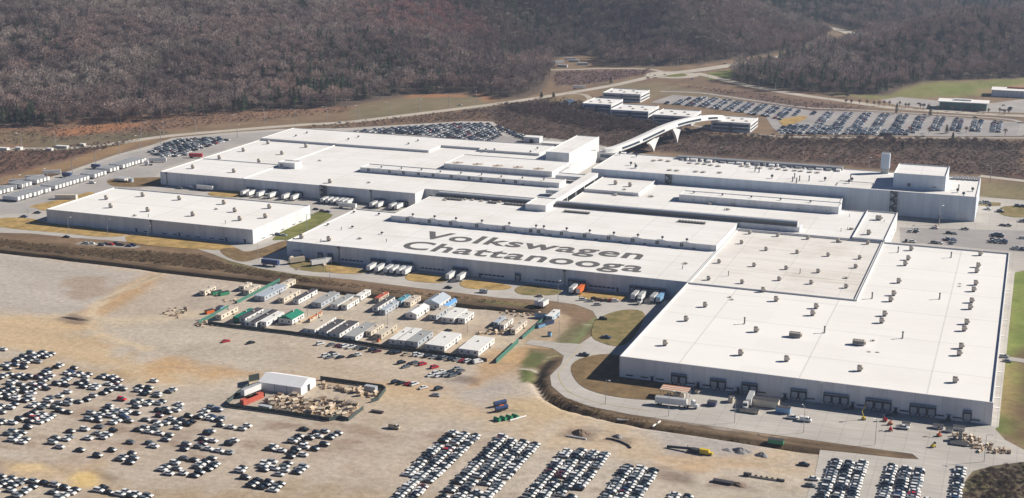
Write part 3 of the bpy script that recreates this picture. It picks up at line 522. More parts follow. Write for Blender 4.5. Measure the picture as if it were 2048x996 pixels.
def roof_mat(name, col, stain=(.56,.50,.44), amount=.25, rot=False, sheets=28.0):
    m = bpy.data.materials.new(name); m.use_nodes = True; n = m.node_tree; b = n.nodes['Principled BSDF']; b.inputs['Roughness'].default_value = .8; b.inputs['Specular IOR Level'].default_value = .2
    tc = n.nodes.new('ShaderNodeTexCoord'); a1 = n.nodes.new('ShaderNodeTexNoise'); a1.inputs['Scale'].default_value = .025; a1.inputs['Detail'].default_value = 9; a1.inputs['Roughness'].default_value = .62; n.links.new(tc.outputs['Object'], a1.inputs[0])
    r = n.nodes.new('ShaderNodeMapRange'); r.inputs[1].default_value = .48; r.inputs[2].default_value = .72; r.inputs[4].default_value = amount; n.links.new(a1.outputs[0], r.inputs[0])
    a2 = n.nodes.new('ShaderNodeTexNoise'); a2.inputs['Scale'].default_value = .35; a2.inputs['Detail'].default_value = 6; mp = n.nodes.new('ShaderNodeMapping'); mp.inputs['Scale'].default_value = (.06, 1, 1); n.links.new(tc.outputs['Object'], mp.inputs[0]); n.links.new(mp.outputs[0], a2.inputs[0])
    r2 = n.nodes.new('ShaderNodeMapRange'); r2.inputs[1].default_value = .5; r2.inputs[2].default_value = .78; r2.inputs[4].default_value = amount*.9; n.links.new(a2.outputs[0], r2.inputs[0])
    ad = n.nodes.new('ShaderNodeMath'); ad.operation = 'ADD'; ad.use_clamp = True; n.links.new(r.outputs[0], ad.inputs[0]); n.links.new(r2.outputs[0], ad.inputs[1])
    mx = n.nodes.new('ShaderNodeMix'); mx.data_type = 'RGBA'; mx.inputs[6].default_value = (*col, 1); mx.inputs[7].default_value = (*stain, 1); n.links.new(ad.outputs[0], mx.inputs[0])
    sp = n.nodes.new('ShaderNodeSeparateXYZ'); n.links.new(tc.outputs['Object'], sp.inputs[0]); prev = None
    for ax, per, wd in (('X', sheets*1.27, .012), ('Y', sheets, .016), ('Y', 3.05, .07)):
        d = n.nodes.new('ShaderNodeMath'); d.operation = 'DIVIDE'; d.inputs[1].default_value = per; n.links.new(sp.outputs[ax], d.inputs[0]); f = n.nodes.new('ShaderNodeMath'); f.operation = 'FRACT'; n.links.new(d.outputs[0], f.inputs[0])
        l = n.nodes.new('ShaderNodeMath'); l.operation = 'LESS_THAN'; l.inputs[1].default_value = wd; n.links.new(f.outputs[0], l.inputs[0]); g_ = n.nodes.new('ShaderNodeMapRange'); g_.inputs[3].default_value = 1; g_.inputs[4].default_value = .80 if per > 4 else .94; n.links.new(l.outputs[0], g_.inputs[0])
        if prev is None: prev = g_.outputs[0]
        else:
            q_ = n.nodes.new('ShaderNodeMath'); q_.operation = 'MULTIPLY'; n.links.new(prev, q_.inputs[0]); n.links.new(g_.outputs[0], q_.inputs[1]); prev = q_.outputs[0]
    sn_ = n.nodes.new('ShaderNodeVectorMath'); sn_.operation = 'SNAP'; sn_.inputs[1].default_value = (sheets*.635, sheets*.5, 1000); n.links.new(tc.outputs['Object'], sn_.inputs[0]); wn_ = n.nodes.new('ShaderNodeTexWhiteNoise'); wn_.noise_dimensions = '2D'; n.links.new(sn_.outputs[0], wn_.inputs['Vector'])
    gg = n.nodes.new('ShaderNodeMapRange'); gg.inputs[3].default_value = .965; gg.inputs[4].default_value = 1.01; n.links.new(wn_.outputs[0], gg.inputs[0]); qq = n.nodes.new('ShaderNodeMath'); qq.operation = 'MULTIPLY'; n.links.new(prev, qq.inputs[0]); n.links.new(gg.outputs[0], qq.inputs[1]); prev = qq.outputs[0]
    v = n.nodes.new('ShaderNodeVectorMath'); v.operation = 'SCALE'; n.links.new(mx.outputs[2], v.inputs[0]); n.links.new(prev, v.inputs['Scale']); n.links.new(v.outputs[0], b.inputs['Base Color']); return m
WALL = panel_mat('light_grey_wall_panels', (.72,.73,.74)); WALLN = panel_mat('new_wall_panels', (.74,.74,.745), 1.5, .08); WALLP = panel_mat('paint_hall_panels', (.63,.70,.77), 1.2, .08)
ROOFN = roof_mat('new_white_membrane', (.83,.81,.78), amount=.13, sheets=45); ROOF = roof_mat('white_membrane', (.81,.795,.77), amount=.32); ROOFO = roof_mat('older_white_membrane', (.77,.745,.70), stain=(.52,.46,.39), amount=.55)
COPE = mat('parapet_flashing', (.72,.71,.69), .6, 0, .06); CURB = mat('roof_curb_membrane', (.66,.66,.66), .7); DARK = mat('dark_opening', (.03,.035,.045), .4); DOCK = mat('dock_seal_black', (.04,.045,.055), .7); DOOR = mat('grey_dock_door', (.35,.37,.40), .5); CANO = mat('blue_grey_canopy', (.19,.25,.31), .5)
UNIT = mat('roof_unit_casing', (.56,.50,.43), .6, 0, .15, .8); UNITD = mat('roof_unit_grille', (.17,.16,.15), .6); STEEL = mat('galvanised_steel', (.40,.41,.42), .45, .5); STEELD = mat('dark_steel', (.06,.065,.075), .5, .3); GLASS = mat('tinted_glass', (.03,.05,.07), .1); BLUEG = mat('blue_glass', (.05,.10,.15), .12); WHITE = mat('white_cladding', (.78,.77,.75), .5, 0, .05); PIPE = mat('grey_pipework', (.32,.33,.34), .5, .3)
STAIN = mat('rusty_stain', (.47,.38,.31), .9, 0, .2, 2.); LETTER = mat('charcoal_lettering', (.11,.105,.105), .9, 0, .12, .3)
def inset(pts, t):
    n = len(pts); out = []
    for i in range(n):
        a, b_, c = pts[i-1], pts[i], pts[(i+1) % n]; d1 = Vector((b_[0]-a[0], b_[1]-a[1])).normalized(); d2 = Vector((c[0]-b_[0], c[1]-b_[1])).normalized()
        n1 = Vector((-d1.y, d1.x)); n2 = Vector((-d2.y, d2.x)); k = t/(1+n1.dot(n2)); out.append((b_[0]+(n1.x+n2.x)*k, b_[1]+(n1.y+n2.y)*k))
    return out
def shell(root, pts, z0, h, par=1.0, wall=None, roof=None, names=('wall', 'roof', 'parapet'), t=.5, cx=0, cy=0, parent=None):
    wall = wall or WALL; roof = roof or ROOF; pts = [(x-cx, y-cy) for x, y in pts]; ip = inset(pts, t); n = len(pts); W = MB(); R_ = MB(); Q = MB()
    for i in range(n):
        a, b_ = pts[i], pts[(i+1) % n]; ia, ib = ip[i], ip[(i+1) % n]
        W.face([(*a, z0), (*b_, z0), (*b_, h+par), (*a, h+par)]); Q.face([(*a, h+par), (*b_, h+par), (*ib, h+par+.05), (*ia, h+par+.05)])
        Q.face([(*ia, h+par+.05), (*ib, h+par+.05), (*ib, h), (*ia, h)], 1)
    R_.face([(*p, h) for p in ip])
    w_ = W.build(names[0], wall, root); r_ = R_.build(names[1], roof, root); Q.build(names[2], [COPE, CURB], root); return w_, r_
def rect(x0, x1, y0, y1): return [(x0, y0), (x1, y0), (x1, y1), (x0, y1)]
# ---- repeated fittings of a building, made once and copied as parts
FIT = {}
def fit(key, make, root, loc, rz=0, sc=(1,1,1)):
    if key not in FIT: FIT[key] = [make(), 0]
    src, used = FIT[key]
    if not used: o = src; FIT[key][1] = 1
    else:
        o = src.copy(); COL.objects.link(o)
        for ch in src.children: k = ch.copy(); COL.objects.link(k); k.parent = o
    o.parent = root; o.location = loc; o.rotation_euler = (0,0,rz); o.scale = sc; return o
def mk_rtu():
    m = MB(); m.box(-1.25,1.25,-1.0,1.0,.9,2.9); m.box(-1.0,1.0,-.8,.8,0,.9,1); m.box(-1.1,-.15,-.85,.85,2.9,3.15,1); m.box(.2,1.1,-.7,.7,2.9,3.4); m.box(1.25,1.8,-.6,.6,1.2,2.2,0); return m.build('rooftop_unit', [UNIT, UNITD])
def mk_big():
    m = MB(); m.box(-2.9,2.9,-1.3,1.3,.4,2.6); m.box(-2.6,2.6,-1.1,1.1,0,.4,1)
    for k in range(4): m.cyl(-2.1+1.4*k, 0, 2.6, 2.85, .55, 10, 1)
    m.box(2.9,3.6,-.9,.9,.7,2.1); m.box(-2.7,2.7,-1.33,-1.3,.8,2.2,1); return m.build('rooftop_unit', [UNIT, UNITD])
def mk_stack():
    m = MB(); m.cyl(0,0,0,3.3,.34,10); m.cyl(0,0,3.3,3.7,.55,10,0,.45); m.cyl(0,0,0,.4,.7,10,1); return m.build('vent_stack', [STEELD, CURB])
def mk_fan():
    m = MB(); m.cyl(0,0,0,1.0,.5,10,0); m.cyl(0,0,1.0,1.7,.95,12,1,.8); m.cyl(0,0,1.7,2.0,.8,12,1,.3); return m.build('roof_fan', [CURB, STEELD])
def mk_small():
    m = MB(); m.box(-.8,.8,-.6,.6,.2,1.1); m.box(.8,1.4,-.2,.2,.3,.7,1); m.cyl(-1.6,.3,0,1.2,.12,6,1); return m.build('roof_vent', [UNIT, UNITD])
def mk_dock():      # faces -y
    m = MB(); m.box(-1.9,1.9,-.55,-.02,1.0,4.9,0); m.box(-1.35,1.35,-.58,-.55,1.2,4.1,1); m.box(-1.9,1.9,-1.7,-.03,5.4,5.75,2,tx=.1); m.box(-1.9,-1.7,-.5,-.03,5.0,5.4,2); m.box(-1.2,-.9,-.9,-.1,.4,1.0,0); m.box(.9,1.2,-.9,-.1,.4,1.0,0); return m.build('dock_door', [DOCK, DOOR, CANO])
def mk_strip():
    m = MB(); m.box(-1.9,1.9,-.12,-.02,2.0,2.7,0); m.box(-2.1,2.1,-.35,-.02,2.7,2.85,1); return m.build('louvre', [DARK, COPE])
def mk_windows():
    m = MB()
    for k in range(6): m.box(-9+k*3.0,-6.6+k*3.0,-.1,-.02,1.6,2.5,0)
    m.box(-9.3,9.2,-.2,-.02,2.5,2.65,1); return m.build('window_strip', [GLASS, COPE])
def mk_door():
    m = MB(); m.box(-.6,.6,-.12,-.02,0.1,2.3,0); m.box(-1.0,1.0,-1.2,-.02,2.6,2.75,1); return m.build('door', [STEELD, CANO])
def mk_pipe():
    m = MB(); m.box(-.45,.45,-.5,-.02,0.2,10.8,0); m.box(-.8,.8,-.8,-.02,10.0,11.2,1); return m.build('downpipe', [PIPE, STEELD])
def mk_grille():
    m = MB(); m.box(-1.1,1.1,-.15,-.02,1.0,3.2,0); m.box(-.07,.07,-.2,-.15,1.0,3.2,1); m.box(-1.1,1.1,-.2,-.15,2.05,2.15,1); return m.build('wall_vent', [DARK, COPE])
def mk_slot():
    m = MB(); m.box(-1.1,1.1,-.2,-.02,.7,1.3,0); return m.build('wall_louvre', [DARK])
def mk_stair():     # outside stair tower, zigzag of dark flights
    m = MB(); H = 17.5; k = 0; z = 0
    for px_ in (-2.2, 2.2):
        for py_ in (-2.2, -.3): m.box(px_-.12, px_+.12, py_-.12, py_+.12, 0, H)
    while z < H-2.9:
        a, b_ = (-1.9, 1.9) if k % 2 == 0 else (1.9, -1.9)
        m.face([(a,-2.1,z),(a,-1.2,z),(b_,-1.2,z+2.9),(b_,-2.1,z+2.9)]); m.face([(a,-2.1,z+1.3),(a,-2.1,z-.3),(b_,-2.1,z+2.6),(b_,-2.1,z+4.2)]); m.face([(a,-1.2,z+1.3),(a,-1.2,z-.3),(b_,-1.2,z+2.6),(b_,-1.2,z+4.2)])
        m.box(min(b_, b_*1.2)-.3, max(b_, b_*1.2)+.3, -2.2, -.3, z+2.85, z+2.97); m.box(min(b_, b_*1.2)-.3, max(b_, b_*1.2)+.3, -2.25, -2.2, z+2.9, z+3.9); m.box(-2.6, 2.6, -2.3, -.3, z+2.75, z+3.3) if k % 2 else None; z += 2.9; k += 1
    return m.build('stair_tower', [STEELD])
def H_(px, py, z, cx=0, cy=0): p = P(px, py, z); return (p[0]-cx, p[1]-cy, z)
def units(root, key, mk, pts, z, c, rz=0, sc=(1,1,1)):
    for px, py in pts:
        x, y = P(px, py, z); fit(key, mk, root, (x-c[0], y-c[1], z), rz, sc)
def front(root, key, mk, xs, y, c, z=0, sc=(1,1,1), rz=0):
    for x in xs: fit(key, mk, root, (x-c[0], y-c[1], z), rz, sc)
def xs_at(pxs, y_world):       # world x of wall points seen at these picture columns, on the plane y = y_world, near the ground
    out = []
    for px, py in pxs:
        d = _f+_r*((px-1024)/FPX)-_u*((py-498)/FPX); t = y_world/d.y; out.append(d.x*t)
    return out
def penthouse(root, c, x0, x1, y0, y1, z0, h, wall=None, roof=None, par=.5, name='penthouse'):
    g = bpy.data.objects.new(name, None); COL.objects.link(g); g.parent = root; g.location = ((x0+x1)/2-c[0], (y0+y1)/2-c[1], z0)
    shell(g, [((x-(x0+x1)/2), (y-(y0+y1)/2)) for x, y in rect(x0, x1, y0, y1)], 0, h, par, wall, roof, t=.3); return g
# ================================================================ A: the detached warehouse
hA = 9.4; c = (-560, 790); A = thing('warehouse', 'detached white-roofed warehouse with sixteen roof units beside the lower road', 'warehouse', (*c, 0))
shell(A, rect(-645, -475.5, 752, 829.5), 0, hA, .6, WALL, ROOFN, cx=c[0], cy=c[1])
units(A, 'rtu', mk_rtu, [(213,399),(222,415.5),(286,393),(296,423),(359,400),(386,432),(448,408.5),(470,424),(480,441),(539,417),(531,436)], hA, c)
units(A, 'small', mk_small, [(433,419),(270,432)], hA, c); units(A, 'stack', mk_stack, [(297,434),(451,447)], hA, c, sc=(.6,.6,.6))
front(A, 'pipe', mk_pipe, xs_at([(303,455)], 752), 752, c, sc=(1,1,.87)); front(A, 'strip', mk_strip, xs_at([(292,463),(329,466),(350,468),(376,471),(396,473),(424,475),(443,477)], 752), 752, c, z=-1.2)
front(A, 'door', mk_door, xs_at([(273,463),(490,483),(359,470),(453,479)], 752), 752, c)
for yy in (765, 775, 790, 806, 815): fit('strip', mk_strip, A, (-475.5-c[0], yy-c[1], -1.0), math.pi/2)
# ================================================================ B: the long press and body hall at the rear
hB = 10.2; c = (-500, 990); B = thing('body_hall', 'sprawling white-roofed hall with stepped roofs and loading docks behind the detached warehouse', 'factory hall', (*c, 0))
shell(B, [(-645.5,889),(-420,889),(-420,906),(-318,906),(-318,1000),(-345,1000),(-345,1100.5),(-645.5,1100.5)], 0, hB, .5, WALL, ROOF, cx=c[0], cy=c[1])
def step(root, c, pts, z0, h, roof, name='raised_roof'):
    g = bpy.data.objects.new(name, None); COL.objects.link(g); g.parent = root; g.location = (0, 0, z0); shell(g, [(x-c[0], y-c[1]) for x, y in pts], 0, h, .35, CURB, roof, t=.35); return g
step(B, c, [(-644.5,1041),(-478,1041),(-478,1067),(-440,1067),(-440,1061),(-384,1061),(-384,1099.5),(-644.5,1099.5)], hB+.01, 1.7, ROOF)
step(B, c, [(-569.5,890),(-568.4,890),(-568.4,1040.5),(-569.5,1040.5)], hB+.02, .5, COPE, 'roof_ridge'); step(B, c, [(-644,948),(-570,948),(-570,948.8),(-644,948.8)], hB+.03, .15, COPE, 'roof_ridge')
g = penthouse(B, c, -566, -550.5, 938.5, 949, hB, 4.2, WALL, ROOF); fit('grille', mk_grille, g, (-4.5, -5.25, 0)); fit('slot', mk_slot, g, (1, -5.25, -.3))
g = penthouse(B, c, -495.5, -326.5, 947, 963, hB, 3.3, WALL, ROOF)
for k, x in enumerate(xs_at([(737,341),(779,344),(807,347),(837,349),(866,352),(903,355),(938,357),(962,359),(1007,363),(1031,366)], 947)): fit('grille', mk_grille, g, (x+411, -8.02, 0)); k % 2 and fit('slot', mk_slot, g, (x+411+6, -8.02, -.4))
for k in range(9): fit('fan', mk_fan, g, (-68+k*17.2, -3+(k % 3), 3.3), 0, (.8,.8,.9))
g = penthouse(B, c, -438, -345, 983, 1025, hB, 3.9, WALL, ROOF, .4)
for k in range(5):
    st = MB(); n_s = 18; pts_ = [(-38+k*17.5+(3.6+.6*math.sin(3*a))*math.cos(a)*1.2, -13+(3.6+.7*math.sin(2*a))*math.sin(a)*1.2, 3.93) for a in [2*math.pi*j/n_s for j in range(n_s)]]; st.face(pts_); st.build('rust_stain', STAIN, g); fit('fan', mk_fan, g, (-38+k*17.5, -13, 3.9), 0, (.8,.8,.5))
g = penthouse(B, c, -371, -350.5, 1041, 1123.5, 0, 18, WALL, ROOF, .5, 'tower_block')
units(B, 'rtu', mk_rtu, [(386,337),(439,318),(487,303),(536,288),(468,345),(518,325),(564,309),(612,295),(660,366)], hB, c)
units(B, 'fan', mk_fan, [(592,273),(614,267),(697,280),(717,275),(817,289),(836,283),(972,301),(989,301),(1061,305),(1075,298)], hB+1.7, c, sc=(1.1,1.1,.9))
units(B, 'small', mk_small, [(640,322),(738,366)], hB, c)
front(B, 'pipe', mk_pipe, xs_at([(334,360),(742,395)], 889), 889, c, sc=(1,1,.94))
front(B, 'dock', mk_dock, xs_at([(497,384),(505,385),(539,388),(546,388.5),(553,389),(588,392),(596,393),(603,393.5),(664,398),(671,399),(678,399.6),(685,400),(692,401),(699,401.5),(706,402),(752,405),(760,406),(768,407),(797,409),(805,410),(813,411)], 889), 889, c, sc=(.78,1,.78))
fit('stair', mk_stair, B, (xs_at([(648,385)], 889)[0]-c[0], 889-c[1], 0), 0, (1,1,.62))
front(B, 'grille', mk_grille, [-415, -400, -385], 906, c, z=3)
# ================================================================ C: the tall paint hall
hC = 17.6; c = (-171, 1025); Cc = thing('paint_hall', 'tall pale blue-grey paint hall with zigzag outside stairs and a box penthouse on its roof', 'factory hall', (*c, 0))
shell(Cc, rect(-314.5, -28, 989.5, 1058.5), 0, hC, .5, WALLP, ROOF, cx=c[0], cy=c[1])
g = penthouse(Cc, c, -87, -50.5, 1003.5, 1043, hC, 10.2, WALLP, ROOF, .8); fit('grille', mk_grille, g, (-7, -19.77, .8)); fit('slot', mk_slot, g, (11, -19.77, 1.5))
fit('stair', mk_stair, Cc, (xs_at([(1337,370)], 989.5)[0]-c[0], 989.5-c[1], 0)); fit('stair', mk_stair, Cc, (xs_at([(1787,405)], 989.5)[0]-c[0], 989.5-c[1], 0))
units(Cc, 'fan', mk_fan, [(1240,310),(1273,314),(1262,331),(1272,337),(1544,357),(1650,362),(1698,367),(1704,363),(1915,385),(1945,383),(1927,392)], hC, c, sc=(1.2,1.2,1.6))
units(Cc, 'stack', mk_stack, [(1270,336),(1510,343),(1513,337),(1518,345),(1585,364),(1589,357),(1593,366),(1599,362),(1618,362),(1701,361),(1917,380)], hC, c, sc=(1.1,1.1,1.1))
units(Cc, 'small', mk_small, [(1308,322),(1322,321),(1337,323),(1340,341),(1354,342),(1380,327),(1396,328),(1410,329),(1392,344),(1407,345),(1422,331),(1437,333),(1440,346),(1484,333),(1496,334),(1520,337),(1543,338),(1557,339),(1572,341),(1590,342),(1602,343),(1620,345),(1635,346)], hC, c, sc=(1.3,2.6,1))
m = MB(); xw = -262
m.box(-262-c[0], -130-c[0], 1052-c[1], 1058-c[1], hC, hC+2.4)
_x = -258.0; _r9 = random.Random(3)
while _x < -134: _w = _r9.uniform(1.2, 5.5); m.box(_x-c[0], _x+_w-c[0], 1047.5+_r9.uniform(-1.5, 1)-c[1], 1052-c[1], hC, hC+_r9.uniform(.7, 2.0), int(_r9.random() < .6)); _x += _w+_r9.uniform(.8, 4)
m.build('roof_pipe_rack', [PIPE, COPE], Cc)
m = MB(); m.tube([(-101-c[0], 1012-c[1], hC+.8), (-101-c[0], 1008-c[1], hC+1.2), (-126-c[0], 1008-c[1], hC+1.2), (-126-c[0], 996-c[1], hC+1.0)], .25, 6); m.build('roof_pipe', PIPE, Cc)
m = MB(); m.box(-101.5-c[0], -95-c[0], 1052-c[1], 1057-c[1], hC+4, hC+15.5); m.box(-101-c[0], -95.5-c[0], 1052.5-c[1], 1056.5-c[1], hC, hC+4, 1)
for k in range(5): m.cyl(-100.5+1.3*k-c[0], 1054-c[1], hC+15.5, hC+16.6+.5*(k % 2), .4, 8, 1)
m.build('exhaust_tower', [WALLP, STEEL], Cc)
m = MB()
for k in range(10): m.box(-48+k*2-c[0], -46.8+k*2-c[0], 1049-c[1], 1055-c[1], hC, hC+1.8+.6*(k % 2))
m.build('roof_plant', [STEEL], Cc); front(Cc, 'door', mk_door, [-52, -150], 989.5, c); m = MB(); m.box(-40-c[0], -35-c[0], 989.2-c[1], 989.47-c[1], 0.1, 5.0); m.build('roller_door', [WALL], Cc)
# low annexe against the paint hall
c = (-284, 955); G_ = thing('low_annexe', 'low flat annexe against the tall hall, topped by two dark vents', 'factory annexe', (*c, 0)); shell(G_, rect(-304, -262, 939, 989.3), 0, 12.6, .5, WALL, ROOF, cx=c[0], cy=c[1])
units(G_, 'rtu', mk_rtu, [(1231,369),(1260,373)], 12.6, c); units(G_, 'small', mk_small, [(1249,380)], 12.6, c)
# ================================================================ D: the lettered assembly hall
hD = 10.0; c = (-300, 800); D = thing('assembly_hall', 'long white-roofed assembly hall with huge charcoal lettering on its roof', 'factory hall', (*c, 0))
shell(D, [(-438.5,733),(-173.6,733),(-173.6,864),(-397,864),(-397,829.5),(-438.5,829.5)], 0, hD, .5, WALL, ROOF, cx=c[0], cy=c[1])
g = bpy.data.objects.new('raised_roof', None); COL.objects.link(g); g.parent = D; g.location = (0,0,hD); gx_, gy_ = c
pts_ = [(x-gx_, y-gy_) for x, y in rect(-400,-174,807.5,872)]; shell(g, pts_, 0, 3.7, .15, WALL, ROOF, t=.35)
for k, (px, py) in enumerate([(839,428),(882,432),(924,436),(975,441),(1029,446),(1082,451),(1098,452),(1142,457),(1188,461),(1235,466),(1282,471),(1330,476),(1379,480)]):
    x, y = P(px, py-3, hD+4); x -= 0; fit('fan', mk_fan, g, (x-c[0], 811-c[1], 3.7), 0, (1,1,1.1)); f_ = MB(); f_.box(x-c[0]-3.6, x-c[0]+3.6, 807.5-c[1]-.01, 808.1-c[1], 3.85, 4.5, 0, tx=2.4); f_.build('upstand', COPE, g)
    fit('grille', mk_grille, g, (x-c[0]-2.5, 807.5-c[1], .1)); fit('slot', mk_slot, g, (x-c[0]+5.5, 807.5-c[1], -.4))
units(D, 'rtu', mk_rtu, [(603,477),(658,482)], hD, c); units(D, 'fan', mk_fan, [(656,451),(708,426),(705,456),(758,430),(764,468)], hD, c, sc=(1.1,1.1,.8)); units(D, 'stack', mk_stack, [(642,484),(683,460),(773,484),(1240,534),(1365,538)], hD, c, sc=(.6,.6,.55)); units(D, 'small', mk_small, [(1371,528),(720,478)], hD, c)
units(D, 'small', mk_small, [(890,401),(900,399),(930,400),(945,401),(963,403),(980,404),(1000,405),(1015,408)], hD+3.7, c)
m = MB()
for a0_, b0_ in ((-386,-372),(-352,-346),(-340,-322)):
    k = a0_
    while k < b0_: m.box(k-c[0], k+1.6-c[0], 866-c[1], 868.5-c[1], hD+3.7, hD+5.0); k += 2.4
m.build('roof_plant', [UNITD], D)
m = MB()
for a0_, b0_ in ((1139,1188),(1362,1415)):
    xa = P(a0_, 416 if a0_ < 1200 else 438, hD+4)[0]; xb = P(b0_, 420 if a0_ < 1200 else 442, hD+4)[0]; k = xa
    while k < xb: m.box(k-c[0], k+1.5-c[0], 859-c[1], 862-c[1], hD+3.7, hD+4.9); k += 2.1
m.build('roof_plant', [UNITD], D)
front(D, 'pipe', mk_pipe, xs_at([(678,500),(1129,545)], 733), 733, c, sc=(1,1,.92)); front(D, 'dock', mk_dock, xs_at([(641,511),(661,513),(747,522),(757,523),(767,524),(790,527),(800,528),(810,529),(820,530),(911,537),(921,538),(931,540),(1036,552),(1142,566),(1154,568),(1166,570),(1265,576),(1277,577),(1289,578.5),(1301,580),(1314,581),(1326,582)], 733), 733, c, sc=(.95,1,.9))
front(D, 'windows', mk_windows, xs_at([(705,520),(866,538),(985,550),(1095,562),(1205,575)], 733), 733, c, sc=(.9,1,1)); front(D, 'door', mk_door, xs_at([(605,510),(960,548),(1235,578)], 733), 733, c)
m = MB(); x0_ = xs_at([(596,508)], 733)[0]; m.box(x0_-3-c[0], x0_+3-c[0], 732-c[1], 732.97-c[1], 4.5, 4.9); m.build('canopy', CANO, D)
def lettering(text, x0, x1, y0, caph, bold):
    cu = bpy.data.curves.new('lettering', 'FONT'); cu.body = text; cu.size = 1; cu.offset = bold; cu.fill_mode = 'FRONT'; cu.resolution_u = 6; cu.space_character = 1.08
    o = bpy.data.objects.new('lettering_tmp', cu); COL.objects.link(o); bpy.context.view_layer.update(); dg = bpy.context.evaluated_depsgraph_get(); me = bpy.data.meshes.new_from_object(o.evaluated_get(dg)); bpy.data.objects.remove(o)
    xs = [v.co.x for v in me.vertices]; ax, bx = min(xs), max(xs); capu = .70
    for v in me.vertices: v.co = ((v.co.x-ax)/(bx-ax)*(x1-x0)+x0-c[0]+0, (v.co.y/capu)*caph+y0-c[1], hD+.06)
    me.materials.clear(); me.materials.append(LETTER); me.name = 'lettering'; q = bpy.data.objects.new('lettering', me); COL.objects.link(q); q.parent = D; return q
lettering('Volkswagen', -363.5, -213.5, 772.0, 18.5, .024); lettering('Chattanooga', -364, -205.5, 744.5, 19.0, .024)
# pipe bridges on long low plinths between the halls
hP = 13.6
c = (-355, 879); R1 = thing('roof_duct_run', 'long white duct on a dark plinth beside the curved-stain roof, short run west of the conveyor bridge', 'duct', (*c, 0)); m = MB(); m.box(-42,34,-5.6,3,0,14.0); m.build('plinth', WALL, R1); m = MB(); m.box(-41,33,-5.4,-3.4,14.0,15.6); m.build('pipe_shelf', STEELD, R1); m = MB(); m.tube([(-40,-1.5,15.3),(32,-1.5,15.3)], 1.5, 10); m.build('duct', WHITE, R1)
R1['label'] = 'shorter white roof duct on a dark plinth, before the small cube tower'
c = (-217, 880); R2 = thing('roof_duct_run', 'longer white roof duct on a dark plinth, past the small cube tower', 'duct', (*c, 0)); m = MB(); m.box(-88,84,-7.6,2.6,0,14.0); m.build('plinth', WALL, R2); m = MB(); m.box(-87,82,-7.4,-4.4,14.0,16.0); m.build('pipe_shelf', STEELD, R2); m = MB(); m.tube([(-87,-2.3,15.6),(82,-2.3,15.6)], 1.7, 10); m.build('duct', WHITE, R2); m = MB(); m.box(-85,80,.6,2.3,14.0,16.2); m.build('parapet', WALL, R2)
# ================================================================ E: the link building behind the lettered hall
hE = 10.6; c = (-200, 915); E_ = thing('link_building', 'white-roofed link building between the lettered hall and the tall paint hall', 'factory hall', (*c, 0))
shell(E_, [(-304.5,882.7),(-173,882.7),(-173,866.5),(-98.6,866.5),(-98.6,947),(-120,947),(-120,989.2),(-261.5,989.2),(-261.5,938.5),(-304.5,938.5)], 0, hE, .4, WALL, ROOF, cx=c[0], cy=c[1])
shell(E_, rect(-98.3,-77.6,866.5,947), 0, hE+.6, .8, WALL, ROOF, cx=c[0], cy=c[1])
g = penthouse(E_, c, -230, -116.2, 934, 949, hE, 4.6, WALL, ROOF, .4)
for x in xs_at([(1387,402),(1430,405),(1545,414),(1598,417),(1653,422)], 934): fit('slot', mk_slot, g, (x+173.1, -7.52, 1.2), 0, (.4,1,.6))
for k in range(5): fit('fan', mk_fan, g, (-48+k*21, 1, 4.6), 0, (.9,.9,.9))
units(E_, 'rtu', mk_rtu, [(1757,440)], hE+.6, c, sc=(1.6,1.4,1)); units(E_, 'rtu', mk_rtu, [(1737,469)], hE+.6, c); units(E_, 'small', mk_small, [(1231,391),(1303,394),(1420,409),(1465,411),(1455,420),(1702,459),(1518,455)], hE, c, sc=(1.4,1.4,1.2)); units(E_, 'stack', mk_stack, [(1682,463),(1699,434),(1768,446)], hE, c, sc=(.5,.5,.6))
for k in range(4):
    x, y = P(1518+20*k, 456+1.7*k, hE); fit('big', mk_big, E_, (x-c[0], y-c[1], hE), 0, (.7,.9,.5))
front(E_, 'strip', mk_strip, [], 866, c)
for yy in (878, 892, 910, 930): fit('slot', mk_slot, E_, (-77.6-c[0], yy-c[1], 3), math.pi/2)
# ================================================================ H: the big new warehouse
hH = 9.9; c = (-88, 720); Hh = thing('logistics_hall', 'vast new white-roofed logistics hall with dock doors facing the concrete yard', 'factory hall', (*c, 0))
shell(Hh, [(-173.6,595.5),(-2.1,595.5),(-2.1,866),(-78.5,866),(-78.5,731.8),(-173.6,731.8)], 0, hH, .9, WALLN, ROOFN, cx=c[0], cy=c[1])
units(Hh, 'rtu', mk_rtu, [(1552,602.5),(1632,617),(1625,631),(1512,664),(1481,710.5),(1573,722.5),(1719,742),(1910,765),(1918,711),(1922,697),(1928,662),(1933,648.5),(1940,618.5),(1943,605.5),(1947,583),(1951,570),(1953,545),(1956,534.5),(1960,511),(1822,501),(1816,520),(1810,531),(1797,566),(1787,591),(1781,603),(1769,632),(1763,646)], hH, c, sc=(.9,.9,.92))
units(Hh, 'rtu', mk_rtu, [(1372,642),(1330,691),(1410,614),(1526,584)], hH, c, sc=(.85,.85,.9)); units(Hh, 'rtu', mk_rtu, [(1590,674),(1717,689.5)], hH, c, sc=(1.0,1.0,1.0)) if 0 else units(Hh, 'big', mk_big, [(1590,674),(1717,689.5)], hH, c)
units(Hh, 'stack', mk_stack, [(1489,648),(1649,666),(1805,677),(1744,597.5),(1879,598.5),(1902,515.5),(1796,505)], hH, c); units(Hh, 'small', mk_small, [(1460,595),(1746,682),(1464,600)], hH, c, sc=(.7,.7,.7)); units(Hh, 'small', mk_small, [(1738,704),(1755,705),(1920,568),(1919,573)], hH, c, sc=(.7,.7,.35))
DK = [(1350,757),(1366,760),(1428,768),(1444,770),(1491,777),(1507,779),(1589,790),(1605,792),(1655,798),(1672,800),(1689,803),(1739,810),(1757,812),(1774,814),(1827,822),(1845,824),(1863,826),(1934,835)]
